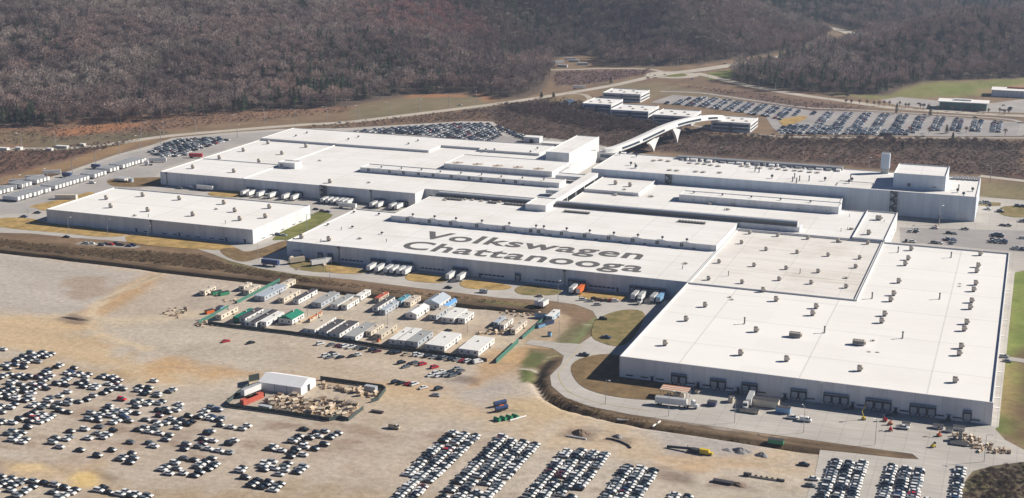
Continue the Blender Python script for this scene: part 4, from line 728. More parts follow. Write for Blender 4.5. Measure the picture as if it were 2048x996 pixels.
front(Hh, 'dock', mk_dock, xs_at(DK, 595.5), 595.5, c); front(Hh, 'strip', mk_strip, xs_at([(1259,750),(1289,754),(1320,758),(1382,766),(1413,770),(1459,777),(1524,785),(1621,798),(1722,812),(1808,823),(1879,832),(1914,837),(1951,842)], 595.5), 595.5, c, z=-.7)
front(Hh, 'door', mk_door, xs_at([(1304,760),(1396,772),(1476,782),(1570,793),(1705,812),(1791,823),(1897,837)], 595.5), 595.5, c)
m = MB()
for x in xs_at([(1396,775),(1476,785),(1571,797),(1705,815),(1791,826),(1897,838)], 595.5):
    m.box(x-1.2-c[0], x+1.2-c[0], 591.5-c[1], 594-c[1], 1.0, 1.2); m.face([(x-1.2-c[0], 591.5-c[1], 1.1), (x-1.2-c[0], 590.3-c[1], 1.1), (x-3.8-c[0], 590.3-c[1], 0.1), (x-3.8-c[0], 591.5-c[1], 0.1)])
m.build('dock_steps', [STEELD], Hh)
x_ = xs_at([(1639,790)], 595.5)[0]; m = MB(); m.box(x_-.35-c[0], x_+.35-c[0], 594.9-c[1], 595.47-c[1], .3, 10.5); m.box(x_-.8-c[0], x_+.8-c[0], 594.7-c[1], 595.46-c[1], 9.6, 11.1, 1); m.build('downpipe', [WALL, COPE], Hh)
for k, yy in enumerate((612, 625, 640, 662, 690, 720, 750, 780, 810)): m = MB(); m.box(-2.05-c[0], .6-c[0], yy-.5-c[1], yy+.5-c[1], 2.3, 2.6); k < 9 and m.build('door_canopy', COPE, Hh)
# inner older roofed hall
c = (-125, 798); I_ = thing('inner_hall', 'older dirty-roofed hall boxed in between the lettered hall and the new logistics hall', 'factory hall', (*c, 0))
shell(I_, rect(-173.2,-79,732.2,866.1), 0, hH-.2, .8, WALL, ROOFO, cx=c[0], cy=c[1]); None
units(I_, 'rtu', mk_rtu, [(1499,468),(1555,473),(1615,478.5),(1675,484),(1735,488.5),(1483,487.5),(1532,501),(1594,507),(1656,512.5),(1719,518),(1508,533),(1572,539),(1636,545.5),(1711,536),(1484,567),(1558,561),(1622,568),(1692,576),(1438,526),(1417,560)], hH-.2, c, sc=(.8,.8,.75)); units(I_, 'stack', mk_stack, [(1457,552),(1600,547)], hH-.2, c, sc=(.6,.6,.8)); units(I_, 'small', mk_small, [(1692,557),(1680,485)], hH-.2, c)
# ================================================================ small cube tower, conveyor bridge, footbridge
x0, y0 = -313, 857
c = (-312, 868); T_ = thing('lift_tower', 'small white cube tower where the roof ducts meet', 'tower', (*c, 0)); shell(T_, [(-8,-12),(7.2,-12),(7.2,12),(-8,12)], 12.0, 17.6, .5, WHITE, ROOF); T_.location.z = 0; m = MB(); m.box(-6,5.5,-5,5,0,12.0); m.build('base', WHITE, T_)
c = (-311, 930); K_ = thing('conveyor_bridge', 'white enclosed conveyor gallery raised over the roofs towards the paint hall', 'bridge', (*c, 0)); m = MB(); m.box(-3.6,3.6,-49,54,12.6,15.6); m.build('gallery', WHITE, K_); m = MB(); m.box(-3.9,3.9,-49.3,54.3,15.6,15.85); m.build('roof', ROOF, K_)
for yy in (-40, -20, 0, 20, 45): m = MB(); m.box(-3.6,3.6,yy-.5,yy+.5,0,12.6); m.build('support', COPE, K_)
m = MB(); m.box(-26,-4.05,38,46,12,15.2); m.build('side_gallery', WHITE, K_); m = MB(); m.box(-16,-4.05,-12,-4,12,14.8); m.build('side_gallery', WHITE, K_)
# footbridge: curving white tube with arches over the brush
FB = [(-341,1108),(-333,1118),(-322,1150),(-309,1200),(-297,1245),(-288,1285),(-283,1312)]; fbz = [7,8,11,15.5,15.5,12,8]; q3 = catmull([(x, y, z) for (x, y), z in zip(FB, fbz)], 8)
c = (-312, 1200); F_ = thing('footbridge', 'white curving covered footbridge on leaf-shaped legs crossing the brown brush', 'bridge', (*c, 0)); mb = MB(); gl = MB(); rows = []
for i, p in enumerate(q3):
    a = q3[max(i-1, 0)]; b_ = q3[min(i+1, len(q3)-1)]; dx, dy = b_[0]-a[0], b_[1]-a[1]; L = math.hypot(dx, dy); nx_, ny_ = -dy/L, dx/L; t = i/(len(q3)-1); wd = 3.6+.8*math.sin(t*math.pi)
    rows.append([(p[0]-c[0]+nx_*s*wd, p[1]-c[1]+ny_*s*wd, p[2]+z) for s, z in ((1,-.6),(1.15,.3),(1.0,3.6),(.45,4.5),(-.45,4.5),(-1.0,3.6),(-1.15,.3),(-1,-.6))])
for i in range(len(rows)-1):
    for k in range(8):
        k2 = (k+1) % 8; mb.face([rows[i][k], rows[i+1][k], rows[i+1][k2], rows[i][k2]], 0)
mb.face(rows[0]); mb.face(rows[-1][::-1]); mb.build('covered_walkway', WHITE, F_)
for seg in ((9, 15), (16, 22), (26, 34), (37, 42)):
    gl = MB()
    for i in range(*seg):
        for k0, k1 in ((5, 6),):
            A1, A2 = Vector(rows[i][k0]), Vector(rows[i+1][k0]); B1, B2 = Vector(rows[i][k1]), Vector(rows[i+1][k1]); o_ = (A1-Vector((q3[i][0]-c[0], q3[i][1]-c[1], A1.z))).normalized()*.25
            gl.face([A1.lerp(B1, .2)+o_, A2.lerp(B2, .2)+o_, A2.lerp(B2, .75)+o_, A1.lerp(B1, .75)+o_])
    if gl.f: gl.build('window_band', GLASS, F_)
def leafleg(x, y, ztop, sp=9, sgn=1):
    m = MB(); N_ = 8; L_ = []; R2_ = []
    for k in range(N_+1):
        t = k/N_; z = ztop*t; hw_ = .4+sp*(t**1.5); L_.append((x-c[0]-1.0, y-c[1]-hw_, z)); R2_.append((x-c[0]-1.0, y-c[1]+hw_, z))
    for k in range(N_):
        for xx in (0, 2.4):
            m.face([(L_[k][0]+xx, *L_[k][1:]), (R2_[k][0]+xx, *R2_[k][1:]), (R2_[k+1][0]+xx, *R2_[k+1][1:]), (L_[k+1][0]+xx, *L_[k+1][1:])])
        m.face([L_[k], L_[k+1], (L_[k+1][0]+2.4, *L_[k+1][1:]), (L_[k][0]+2.4, *L_[k][1:])]); m.face([R2_[k], (R2_[k][0]+2.4, *R2_[k][1:]), (R2_[k+1][0]+2.4, *R2_[k+1][1:]), R2_[k+1]])
    return m.build('leg', WHITE, F_)
_lx, _ly = P(1305, 303); leafleg(_lx, _ly, 10.5, 17); leafleg(-304, 1216, 16, 19)
m = MB(); m.box(-346-c[0], -322-c[0], 1104-c[1], 1112-c[1], 1.2, 8.5); m.build('portal', WHITE, F_); m = MB(); m.box(-343-c[0], -327-c[0], 1103.8-c[1], 1103.97-c[1], 3.8, 6.8); m.build('window', BLUEG, F_)
# ================================================================ two-storey offices and the glass training centre
def office(x0, x1, y0, y1, h, label, n=7):
    cx, cy = (x0+x1)/2, (y0+y1)/2; o = thing('office_building', label, 'office', (cx, cy, 0), 0, None); hx, hy = (x1-x0)/2, (y1-y0)/2
    shell(o, rect(-hx, hx, -hy, hy), 0, h, .7, WALL, ROOF, t=.4)
    for z in (1.6, 5.0):
        m = MB(); m.box(-hx+1.5, hx-1.5, -hy-.12, -hy-.02, z, z+2.3); m.build('window_band', BLUEG, o); m = MB(); m.box(hx+.02, hx+.12, -hy+1.5, hy-1.5, z, z+1.5); m.build('window_band', GLASS, o)
    m = MB(); m.box(-1.6, 1.6, -hy-.9, -hy-.13, 0, h-.6); m.build('entrance', BLUEG, o)
    for k in range(5): fit('small', mk_small, o, (-hx*.7+k*hx*.34, (k % 2-.5)*hy*.6, h), 0, (1.2,1.2,1))
office(-446, -402, 1440, 1478, 8.5, 'pale two-storey office at the far end of the office row, beside the car park', 7)
office(-443, -411, 1358, 1402, 8.5, 'second office from the far end, beside the pond')
office(-402, -362, 1328, 1370, 8.5, 'middle office of the row, blue glazed, beyond the footbridge')
office(-353, -313, 1312, 1354, 8.5, 'office just before the footbridge landing, blue glazed')
office(-289, -250, 1294, 1332, 8.5, 'last office of the row, past the footbridge landing next to the big car park')
gt = mat('green_glass', (.07,.24,.19), .35)
o = thing('training_centre', 'low green-glass building with a thin white roof beyond the car park', 'building', (-65, 1523, 0)); m = MB(); m.box(-24,24,-10,10,0.1,7.6); m.build('glass_wall', gt, o); m = MB(); m.box(-26,26,-12,12,7.6,8.5); m.build('roof', ROOF, o)
for k in range(13): m = MB(); m.box(-24+4*k-.12, -24+4*k+.12, -10.3, -10.02, .1, 7.6); m.build('mullion', STEELD, o)
m = MB(); m.box(-10,8,-1,5,8.5,10); m.build('roof_plant', COPE, o)
red = mat('red_fascia', (.45,.06,.05), .5)
o = thing('depot_building', 'long low white building with a red stripe at the edge of the green hill', 'building', (-12, 1640, 0)); m = MB(); m.box(-28,45,-13,13,0,7.2); m.build('wall', WALL, o); m = MB(); m.box(-28.5,45.5,-13.5,13.5,7.2,7.7); m.build('roof', ROOF, o); m = MB(); m.box(-12,45,4,5,7.7,9.4); m.build('fascia', red, o)
o = thing('depot_annexe', 'flat grey annexe in front of the red-striped white building', 'building', (18, 1608, 0)); m = MB(); m.box(-14,30,-7,7,0,5.2); m.build('wall', WALL, o); m = MB(); m.box(-14.5,30.5,-7.5,7.5,5.2,5.6); m.build('roof', COPE, o)
for nm, lb, px, py, w_, d_, h_ in (('utility_shed', 'small white shed with a flat roof behind the long hall, nearer the packed cars', 1066,284,16,9,5), ('utility_shed', 'low white utility block behind the long hall, beside the tall white tower block', 1113,296,26,9,4.5)):
    x, y = P(px, py); o = thing(nm, lb, 'shed', (x, y, 0)); m = MB(); m.box(-w_/2,w_/2,-d_/2,d_/2,0,h_); m.build('wall', WALL, o); m = MB(); m.box(-w_/2-.3,w_/2+.3,-d_/2-.3,d_/2+.3,h_,h_+.4); m.build('roof', ROOF, o); m = MB(); m.box(-2,2,-d_/2-.12,-d_/2-.02,0.1,3.4); m.build('door', DARK, o)
# ---------------------------------------------------------------- vehicles
def cmat(nm, c, r=.35, me_=0): return mat(nm, c, r, me_)
PAINT = {'white': cmat('white_car_paint', (.74,.74,.73)), 'silver': cmat('silver_car_paint', (.42,.44,.46), .3, .3), 'grey': cmat('grey_car_paint', (.16,.17,.18), .3), 'black': cmat('black_car_paint', (.015,.016,.02), .25), 'blue': cmat('dark_blue_car_paint', (.03,.06,.16), .3), 'red': cmat('red_car_paint', (.50,.02,.03), .3), 'maroon': cmat('maroon_car_paint', (.12,.02,.03), .3), 'tan': cmat('tan_car_paint', (.42,.36,.27), .4), 'green': cmat('green_paint', (.03,.25,.12), .5), 'orange': cmat('orange_paint', (.65,.14,.03), .5), 'yellow': cmat('yellow_paint', (.62,.45,.04), .5), 'sky': cmat('light_blue_paint', (.20,.38,.58), .5)}
TYRE = mat('tyre_rubber', (.02,.02,.02), .9); BOXW = mat('trailer_box_white', (.74,.74,.72), .5, 0, .06); CHAS = mat('chassis_dark', (.05,.05,.055), .6)
PROF = {'sedan': ([(-2.3,.3),(-2.33,.7),(-2.2,.92),(-1.5,.97),(.95,.95),(2.05,.78),(2.3,.62),(2.3,.3)], (-1.75,1.15,-.95,.35,.95,1.43)),
        'hatchback': ([(-2.05,.3),(-2.1,.8),(-1.95,1.0),(.85,.98),(1.8,.82),(2.05,.62),(2.05,.3)], (-2.0,1.05,-1.5,.3,.98,1.5)),
        'suv': ([(-2.3,.35),(-2.35,.9),(-2.25,1.1),(.95,1.08),(2.1,.98),(2.3,.75),(2.3,.35)], (-2.2,1.1,-1.85,.45,1.08,1.75)),
        'pickup': ([(-2.75,.45),(-2.8,1.05),(-.75,1.08),(1.35,1.08),(2.45,1.02),(2.7,.8),(2.7,.45)], (-.7,1.45,-.5,.75,1.08,1.8)),
        'van': ([(-2.6,.4),(-2.65,1.25),(1.4,1.25),(2.45,1.05),(2.65,.75),(2.65,.4)], (-2.6,2.0,-2.5,1.1,1.25,2.15))}
def car_shell(kind):
    pr, (b0, b1, t0, t1, zb, zt) = PROF[kind]; m = MB(); hw = .92 if kind != 'van' else 1.0
    k = len(pr); b = len(m.v)
    for s in (-1, 1):
        for x, z in pr: m.v.append((x, s*(hw-.10*max(0, (z-.6))), z))
    for i in range(k):
        j = (i+1) % k; m.f.append((b+i, b+j, b+k+j, b+k+i)); m.m.append(0)
    m.f.append(tuple(b+i for i in reversed(range(k)))); m.m.append(0); m.f.append(tuple(b+k+i for i in range(k))); m.m.append(0)
    ti = .66 if kind != 'van' else .85
    m.box(t0, t1, -ti, ti, zt-.04, zt+.02)
    if kind == 'pickup': m.box(-2.6, -.85, -.75, .75, 1.05, 1.09, 1)
    g = MB(); hb = hw-.08; v = [(b0,-hb,zb),(b1,-hb,zb),(b1,hb,zb),(b0,hb,zb),(t0,-ti,zt-.03),(t1,-ti,zt-.03),(t1,ti,zt-.03),(t0,ti,zt-.03)]
    g.v = v; g.f = [(0,1,5,4),(1,2,6,5),(2,3,7,6),(3,0,4,7)]; g.m = [0]*4
    if kind == 'van':
        g = MB(); g.face([(1.15,-.87,2.05),(2.02,-.96,1.28),(2.02,.96,1.28),(1.15,.87,2.05)][::-1]); g.face([(.2,-.985,1.4),(1.5,-.985,1.4),(1.0,-.90,2.0),(.2,-.90,2.0)])
        m.v += [(-2.6,-.98,1.25),(1.98,-.98,1.25),(1.98,.98,1.25),(-2.6,.98,1.25),(-2.5,-.86,2.12),(1.1,-.86,2.12),(1.1,.86,2.12),(-2.5,.86,2.12)]; q = len(m.v)-8
        for f_ in ((0,1,5,4),(1,2,6,5),(2,3,7,6),(3,0,4,7)): m.f.append(tuple(q+i for i in f_)); m.m.append(0)
    return m, g
FILM = mat('white_transit_film', (.78,.78,.76), .5)
def film_mesh(kind):
    pr = PROF[kind][0]; a, b_ = pr[-4], pr[-3]; a2 = pr[-5] if False else a; m = MB(); hw = .78; x0, z0 = (a if a[0] > .5 else pr[-4]); x1_, z1_ = b_
    m.face([(x0+.05,-hw,z0+.03),(x1_,-hw,z1_+.03),(x1_,hw,z1_+.03),(x0+.05,hw,z0+.03)]); q = pr[-2]; m.face([(x1_,-hw,z1_+.03),(q[0]+.02,-hw,q[1]+.03),(q[0]+.02,hw,q[1]+.03),(x1_,hw,z1_+.03)]); return m
WH = None
def wheel_mesh():
    global WH
    if WH is None:
        m = MB(); n = 10
        for s in (-.11, .11):
            for k in range(n): a = 2*math.pi*k/n; m.v.append((.33*math.cos(a), s, .33+.33*math.sin(a)))
        for k in range(n): m.f.append((k, (k+1) % n, n+(k+1) % n, n+k)); m.m.append(0)
        m.f.append(tuple(range(n))); m.f.append(tuple(reversed(range(n, 2*n)))); m.m += [0, 0]
        o = m.build('wheel', TYRE); WH = o.data; bpy.data.objects.remove(o)
    return WH
def add_wheels(root, xs, hw, s=1.0):
    for x in xs:
        for y in (-hw, hw):
            o = bpy.data.objects.new('wheel', wheel_mesh()); COL.objects.link(o); o.parent = root; o.location = (x, y, 0); o.scale = (s, 1.4 if s > 1 else 1, s)
CNAME = {'sedan': 'parked_car', 'hatchback': 'parked_car', 'suv': 'parked_suv', 'pickup': 'pickup_truck', 'van': 'van'}; CCAT = {'sedan': 'car', 'hatchback': 'car', 'suv': 'suv', 'pickup': 'pickup truck', 'van': 'van'}
def make_car(kind, color, film=False):
    o = thing(CNAME[kind], 'x', CCAT[kind]); m, g = car_shell(kind); m.build('body', [PAINT[color], CHAS], o); g.build('windows', GLASS, o)
    wx = {'pickup': (-1.7, 1.7), 'van': (-1.6, 1.6)}.get(kind, (-1.4, 1.4)); add_wheels(o, wx, .80)
    if film: film_mesh(kind).build('hood_film', FILM, o)
    return o
CARS = {}
def place_car(kind, color, x, y, rz, label, group=None, film=False):
    return proto_copy(CARS, (kind, color, film), lambda: make_car(kind, color, film), (x, y, zpave(x, y)), rz, label, group)
_site_np = SITE
_tz = {}
def zpave(x, y):
    z = gz(x, y); return max(z, .17) if bool(inside(np.array([x]), np.array([y]), _site_np)[0]) else z+.02
# ---------------------------------------------------------------- the storage lots full of new cars
R1_ = random.Random(11)
def pick_color(r, dark=.33):
    v = r.random(); return 'white' if v < .27 else 'silver' if v < .42 else 'grey' if v < .60 else 'black' if v < .96 else 'blue' if v < .975 else 'maroon' if v < .99 else 'red'
LOTCARS = []      # x, y, kind, colour, rz, block
def fill_block(px, name, pu=5.35, pv=2.75, occ=.96, cols=None, dark=0):
    pts = PL(px); xs = [p[0] for p in pts]; ys = [p[1] for p in pts]; x0 = min(xs); y0 = min(ys); nx_ = int((max(xs)-x0)/pu)+2; ny_ = int((max(ys)-y0)/pv)+2
    cx, cy = np.meshgrid(x0+np.arange(nx_)*pu, y0+np.arange(ny_)*pv); cx = cx.ravel(); cy = cy.ravel(); m = inside(cx, cy, pts)
    for x, y in zip(cx[m], cy[m]):
        if R1_.random() < occ: LOTCARS.append((x+R1_.uniform(-.25,.25), y+R1_.uniform(-.12,.12), R1_.choice(['sedan','sedan','sedan','suv','hatchback']), pick_color(R1_), math.pi if R1_.random() < .04 else 0, name))
fill_block([(886,864),(963,874),(853,992),(838,1008),(760,1008),(812,960),(820,925),(862,884)], 'packed block beside the loose southern group')
fill_block([(990,873),(1086,889),(1008,978),(982,1008),(845,1008),(905,955),(945,912),(966,893)], 'packed block below the green tanks')
fill_block([(1120,895),(1218,911),(1150,988),(1138,1008),(1018,1008),(1060,960),(1094,920)], 'packed block below the white pipe')
fill_block([(1246,928),(1328,943),(1272,1008),(1175,1008),(1198,985)], 'packed block below the conveyor machine')
fill_block([(1330,984),(1388,992),(1385,1010),(1310,1010)], 'small block by the dark tray')
fill_block([(1652,918),(1744,929),(1730,1008),(1612,1008)], 'paved block beside the gravel edge', occ=.98)
fill_block([(1766,928),(1860,941),(1855,1008),(1735,1008)], 'paved block amid the concrete', occ=.98)
fill_block([(1900,935),(1923,937),(1916,1008),(1880,1008)], 'narrow file beside the thicket', occ=.98)
def cl(ox, oy, f, L, name):
    for zx, zy, nu, nv in L:
        px, py = ox+zx*f, oy+zy*f; x, y = P(px, py+2)
        for i in range(nu):
            for j in range(nv):
                if nu*nv > 3 and R1_.random() < .26: continue
                LOTCARS.append((x+(i-(nu-1)/2)*5.3+R1_.uniform(-.4,.4), y+(j-(nv-1)/2)*2.9+R1_.uniform(-.25,.25), R1_.choice(['sedan','sedan','suv','hatchback']), pick_color(R1_), 0, name))
F1 = .3173
cl(0, 680, F1, [(20,60,1,1),(240,95,3,4),(170,135,3,2),(310,105,2,3),(50,165,2,3),(130,170,2,3),(15,230,1,2),(60,215,1,1),(370,165,1,2),(330,190,2,1),(465,178,1,1),(490,215,3,2),(200,240,4,2),(340,235,4,4),(180,290,5,3),(380,265,3,3)], 'scattered lot, rows on the tan ground up the slope')
cl(0, 680, F1, [(110,330,4,4),(60,360,5,2),(130,380,2,1),(410,335,1,4),(320,365,1,1),(370,395,3,1),(470,385,2,1),(548,378,1,1),(590,352,1,1),(540,290,3,2),(540,255,1,1),(690,245,3,3),(640,325,2,2),(700,290,4,2),(330,430,5,2),(410,455,3,2),(245,400,2,1),(230,490,3,4),(335,498,1,1),(95,405,1,1),(25,430,2,4),(35,525,2,2)], 'scattered lot, second run of rows')
cl(0, 680, F1, [(175,553,1,1),(95,590,2,2),(90,625,3,2),(20,632,1,1),(335,648,1,1),(410,605,2,3),(435,585,1,2),(405,640,1,1),(440,685,3,1),(535,566,1,1),(628,548,1,1),(718,570,1,1),(620,610,2,3),(620,732,1,1),(770,708,3,1),(800,750,2,2),(825,775,1,1),(825,645,1,1),(945,650,1,1),(975,670,1,1),(1045,628,1,1)], 'thinly filled part of the scattered lot')
cl(0, 680, F1, [(770,376,1,1),(910,300,2,1),(990,270,2,2),(920,335,3,2),(990,328,1,1),(1080,320,1,2),(1060,355,3,2),(1020,390,1,1),(930,398,3,2),(850,410,2,2),(690,415,1,1),(760,455,4,2),(650,465,3,2),(590,505,2,1),(660,505,3,2),(780,490,1,1),(815,512,1,1),(1090,430,2,2),(1240,430,5,2),(1200,470,7,2),(1300,445,1,4),(1010,480,1,1),(980,515,3,1),(1130,515,3,2),(1060,545,3,1),(960,550,2,2),(970,585,4,1)], 'scattered lot, rows towards the white tent')
cl(0, 680, F1, [(1470,520,4,2),(1460,550,3,1),(1320,582,1,2),(1310,632,2,1),(1410,648,4,1),(1460,640,1,2),(1260,665,3,2),(1170,690,1,1),(1380,700,3,1),(1100,775,1,1),(1260,765,4,1),(1340,770,2,3),(1290,800,2,2),(1150,820,4,3),(1110,840,2,2),(1520,818,1,2)], 'rows south of the fenced timber yard')
cl(0, 680, F1, [(30,900,3,4),(40,945,4,5),(280,905,3,1),(250,960,5,2),(430,950,4,2),(760,975,5,3),(490,935,1,1)], 'lot past the yellow sand')
cl(400, 700, .29727, [(700,535,1,1),(740,560,2,2),(820,565,3,3),(890,565,2,2),(680,605,2,3),(780,620,3,2),(560,670,3,2),(610,718,1,1),(530,690,1,1),(730,670,2,2),(690,708,1,1),(490,755,1,1),(560,785,4,3),(430,805,1,1),(610,790,2,3),(535,838,1,1),(280,805,2,2),(400,900,4,3),(340,885,1,1),(420,930,3,1)], 'group below the timber yard')
# remove overlaps
grid = {}; tmp = []
for c_ in LOTCARS:
    k = (int(c_[0]//5), int(c_[1]//3)); bad = False
    for a in (-1,0,1):
        for b_ in (-1,0,1):
            for d_ in grid.get((k[0]+a, k[1]+b_), ()):
                if abs(d_[0]-c_[0]) < 4.8 and abs(d_[1]-c_[1]) < 2.2: bad = True
    if not bad: grid.setdefault(k, []).append(c_); tmp.append(c_)
LOTCARS = tmp
def pix(x, y, z=.5):
    d = Vector((x, y, z-CAMZ)); w_ = d.dot(_f); return 1024+FPX*d.dot(_r)/w_, 498-FPX*d.dot(_u)/w_
def infr(c_): px, py = pix(c_[0], c_[1]); return -6 < px < 2054 and -6 < py < 1000
LOTCARS = [c_ for c_ in LOTCARS]
vis = sorted([c_ for c_ in LOTCARS if infr(c_)], key=lambda c_: math.hypot(c_[0], c_[1])); near = vis[:262]; ns_ = set(id(c_) for c_ in near); STUFFCARS = [(*c_[:4], 0, True) for c_ in LOTCARS if id(c_) not in ns_]
bl = {}; LABELS_USED = {}
for c_ in near: bl.setdefault(c_[5], []).append(c_[1])
KN = {'sedan': 'saloon', 'suv': 'tall suv', 'hatchback': 'hatchback'}
for x, y, kind, col, rz, name in near:
    ys = bl[name]; t = (y-min(ys))/(max(ys)-min(ys)+.01); part = 'factory-side end' if t > .75 else 'upper middle' if t > .5 else 'lower middle' if t > .25 else 'outer end'
    fl = f'{col} {KN[kind]}{""}, {part} of the {name}'; LABELS_USED.setdefault(fl, 0); LABELS_USED[fl] += 1; place_car(kind, col, x, y, 0, fl, fl, col != 'white' and R1_.random() < .8)
# ---------------------------------------------------------------- single cars one can pick out
def car(kind, col, px, py, label, rz=0, g=None): x, y = P(px, py); return place_car(kind, col, x, y, rz, label, g)
RV = math.pi/2+.0
car('sedan','red',452,684,'bright red car alone on the open gravel below the green fence',1.0); car('sedan','black',502,687,'black car alone on the open gravel beside the fence',1.0)
car('suv','red',845,730,'red car parked at an angle beside the long grey fence',1.0); car('suv','red',869,736,'second red car, nose to nose with a white one',1.0)
car('sedan','red',818,769,'red car between a black and a white one in the short row of four',1.1); car('suv','white',829,770,'white suv ending the short row of four by the timber yard',1.1); car('sedan','black',803,768,'black car in the middle of the short row of four',1.1); car('suv','black',791,766,'black suv starting the short row of four by the timber yard',1.1)
car('sedan','white',847,777,'small white car parked alone below the row of four',1.0); car('suv','black',877,779,'black suv parked alone at a slant below the mixed car group',1.1); car('sedan','silver',872,792,'silver car parked sideways just below the slanting black suv'); car('van','tan',789,857,'cream van alone on the gravel south of the timber yard')
car('sedan','black',1608,931,'dark car alone on tan dirt beside the paved storage area'); car('sedan','white',1627,960,'white car at the edge of the paved storage area'); car('sedan','grey',1620,973,'dark grey car at the edge of the paved storage area')
car('sedan','silver',1003,620,'silver car on the drive',0) if 0 else None
for i, (px, py, col, kd, rz) in enumerate([(652,713,'white','suv',1),(664,708,'black','sedan',1),(660,716,'grey','sedan',1),(672,713,'white','suv',1),(681,716,'black','sedan',1),(705,714,'black','sedan',.9),(714,712,'white','pickup',.9)]): car(kd, col, px, py, f'{col} {kd if kd != "sedan" else "car"}, {ordinal(i)} in the loose huddle south of the grey fence', rz, 'huddled cars south of the grey fence')
for i, (px, py, col, kd) in enumerate([(641,687,'white','suv'),(663,689,'grey','sedan'),(678,691,'maroon','sedan'),(690,692,'white','suv'),(703,694,'white','pickup'),(717,695,'grey','sedan'),(727,697,'black','sedan'),(745,700,'black','suv'),(755,702,'maroon','sedan'),(782,704,'black','sedan'),(795,705,'black','suv'),(813,708,'tan','sedan'),(833,709,'white','suv'),(841,710,'white','sedan'),(855,712,'black','suv'),(868,714,'silver','sedan'),(880,715,'black','sedan'),(889,716,'grey','suv'),(903,718,'black','suv'),(915,719,'silver','sedan'),(926,721,'red','sedan'),(936,722,'white','suv'),(946,723,'black','sedan'),(956,724,'white','van')]):
    car(kd, col, px, py+2, f'{col} {"car" if kd == "sedan" else kd}, {"twenty-fourth" if i == 23 else ordinal(i)} in the row along the grey hut fence', 1.05+R1_.uniform(-.1,.1), 'cars parked along the grey fence')
for i, (px, py, col, kd) in enumerate([(803,727,'black','suv'),(812,735,'grey','sedan'),(821,730,'black','sedan'),(831,728,'grey','suv'),(915,738,'silver','sedan'),(862,752,'white','sedan'),(873,748,'white','suv'),(884,745,'white','sedan'),(878,753,'white','suv'),(892,752,'silver','suv'),(900,746,'black','sedan'),(905,753,'grey','suv'),(914,750,'black','suv'),(922,743,'grey','sedan')]): car(kd, col, px, py, f'{col} {"car" if kd == "sedan" else kd}, {ordinal(i)} along the loose second row of cars', 1.0, 'loose second row of cars')
for i, (px, py, col, kd) in enumerate([(172,488,'white','pickup'),(183,488,'white','sedan'),(203,491,'grey','suv'),(212,489,'black','sedan'),(222,490,'red','sedan'),(233,489,'black','suv'),(243,491,'black','sedan'),(258,493,'blue','sedan'),(266,492,'black','suv'),(133,475,'black','sedan'),(48,435,'blue','pickup'),(75,427,'black','pickup')]): car(kd, col, px, py, f'{col} {"car" if kd == "sedan" else kd}, number {ordinal(i)} beside the lower road, {["at the near kerb row","crossing the bend","beside the detached warehouse corner"][0 if i < 9 else 1 if i == 9 else 2]}', R1_.uniform(-.1,.3), 'cars by the lower road')
for i, (px, py, col, kd) in enumerate([(1166,601,'white','suv'),(1180,604,'silver','sedan'),(1189,600,'black','suv'),(1200,602,'maroon','sedan'),(1212,603,'black','sedan'),(1222,603,'red','sedan'),(1230,604,'white','suv'),(1195,611,'silver','sedan')]): car(kd, col, px, py, f'{col} {"car" if kd == "sedan" else kd}, {ordinal(i)} on the dry grass oval by the six docks', .5, 'cars on the grass oval')
car('sedan','black',897,577,'black car driving the lower road below the lettered hall'); car('van','silver',968,586,'pale van stopped on the lower road beside the grass oval'); car('sedan','tan',1080,594,'tan car leaving the lower road'); car('suv','black',1206,640,'dark car on the bend beside the brush strip',.2); car('pickup','blue',1212,677,'blue pickup with a load beside the small grass patch'); car('pickup','black',1168,712,'black pickup')['label'] = 'long black pickup on the road above the brown lawn'
for px, py, col, kd, lb in ((1585,838,'white','pickup','white pickup by the blue container in the concrete yard'),(1611,843,'white','van','small white van standing in the concrete yard'),(2008,715,'silver','suv','silver suv beside the east wall of the logistics hall'),(2014,724,'grey','sedan','grey car beside the east wall of the logistics hall'),(1806,858,'white','pickup','white pickup carrying glass racks in the concrete yard'),(632,420,'black','sedan','black car on the small pad behind the detached warehouse'),(645,424,'maroon','suv','maroon suv on the small pad behind the detached warehouse'),(655,425,'blue','sedan','blue car on the small pad behind the detached warehouse'),(556,471,'blue','suv','blue suv beside the end wall of the detached warehouse'),(568,472,'silver','sedan','silver car beside the end wall of the detached warehouse'),(905,641,'white','sedan','white car in the gap between the hut rows'),(1035,622,'white','pickup','white pickup alone in the hut compound corner'),(896,663,'black','sedan','black car driving between the two rows of huts')):
    car(kd, col, px, py, lb, 1.0 if 'hut' in lb else 0)
# ---------------------------------------------------------------- everything past the 300 in one mass
r2 = random.Random(5)
def lotfill(px, pu, pv, occ, lane=None, lane_w=0, rz=0, zc=None):
    pts = PL(px); xs = [p[0] for p in pts]; ys = [p[1] for p in pts]; x = min(xs); i = 0
    while x < max(xs):
        y = min(ys)
        while y < max(ys):
            if bool(inside(np.array([x]), np.array([y]), pts)[0]) and r2.random() < occ: STUFFCARS.append((x+r2.uniform(-.3,.3), y+r2.uniform(-.15,.15), r2.choice(['sedan','suv','hatchback']), pick_color(r2), rz))
            y += pv
        i += 1; x += pu+(lane_w if lane and i % lane == 0 else 0)
lotfill([(297,306),(345,281),(440,276),(458,281),(372,311),(330,317)], 5.6, 3.0, .85, 4, 2)
lotfill([(700,264),(800,255),(915,248),(978,248),(1003,272),(985,284),(960,283),(850,272)], 5.8, 3.2, .84, 5, 1.5); lotfill([(985,248),(1068,280),(1060,286),(1000,262)], 5.6, 3.2, .8)
lotfill([(1322,208),(1395,194),(1440,198),(1600,220),(1600,228),(1560,242),(1532,234),(1400,214)], 5.3, 3.0, .9, 2, 4.5)
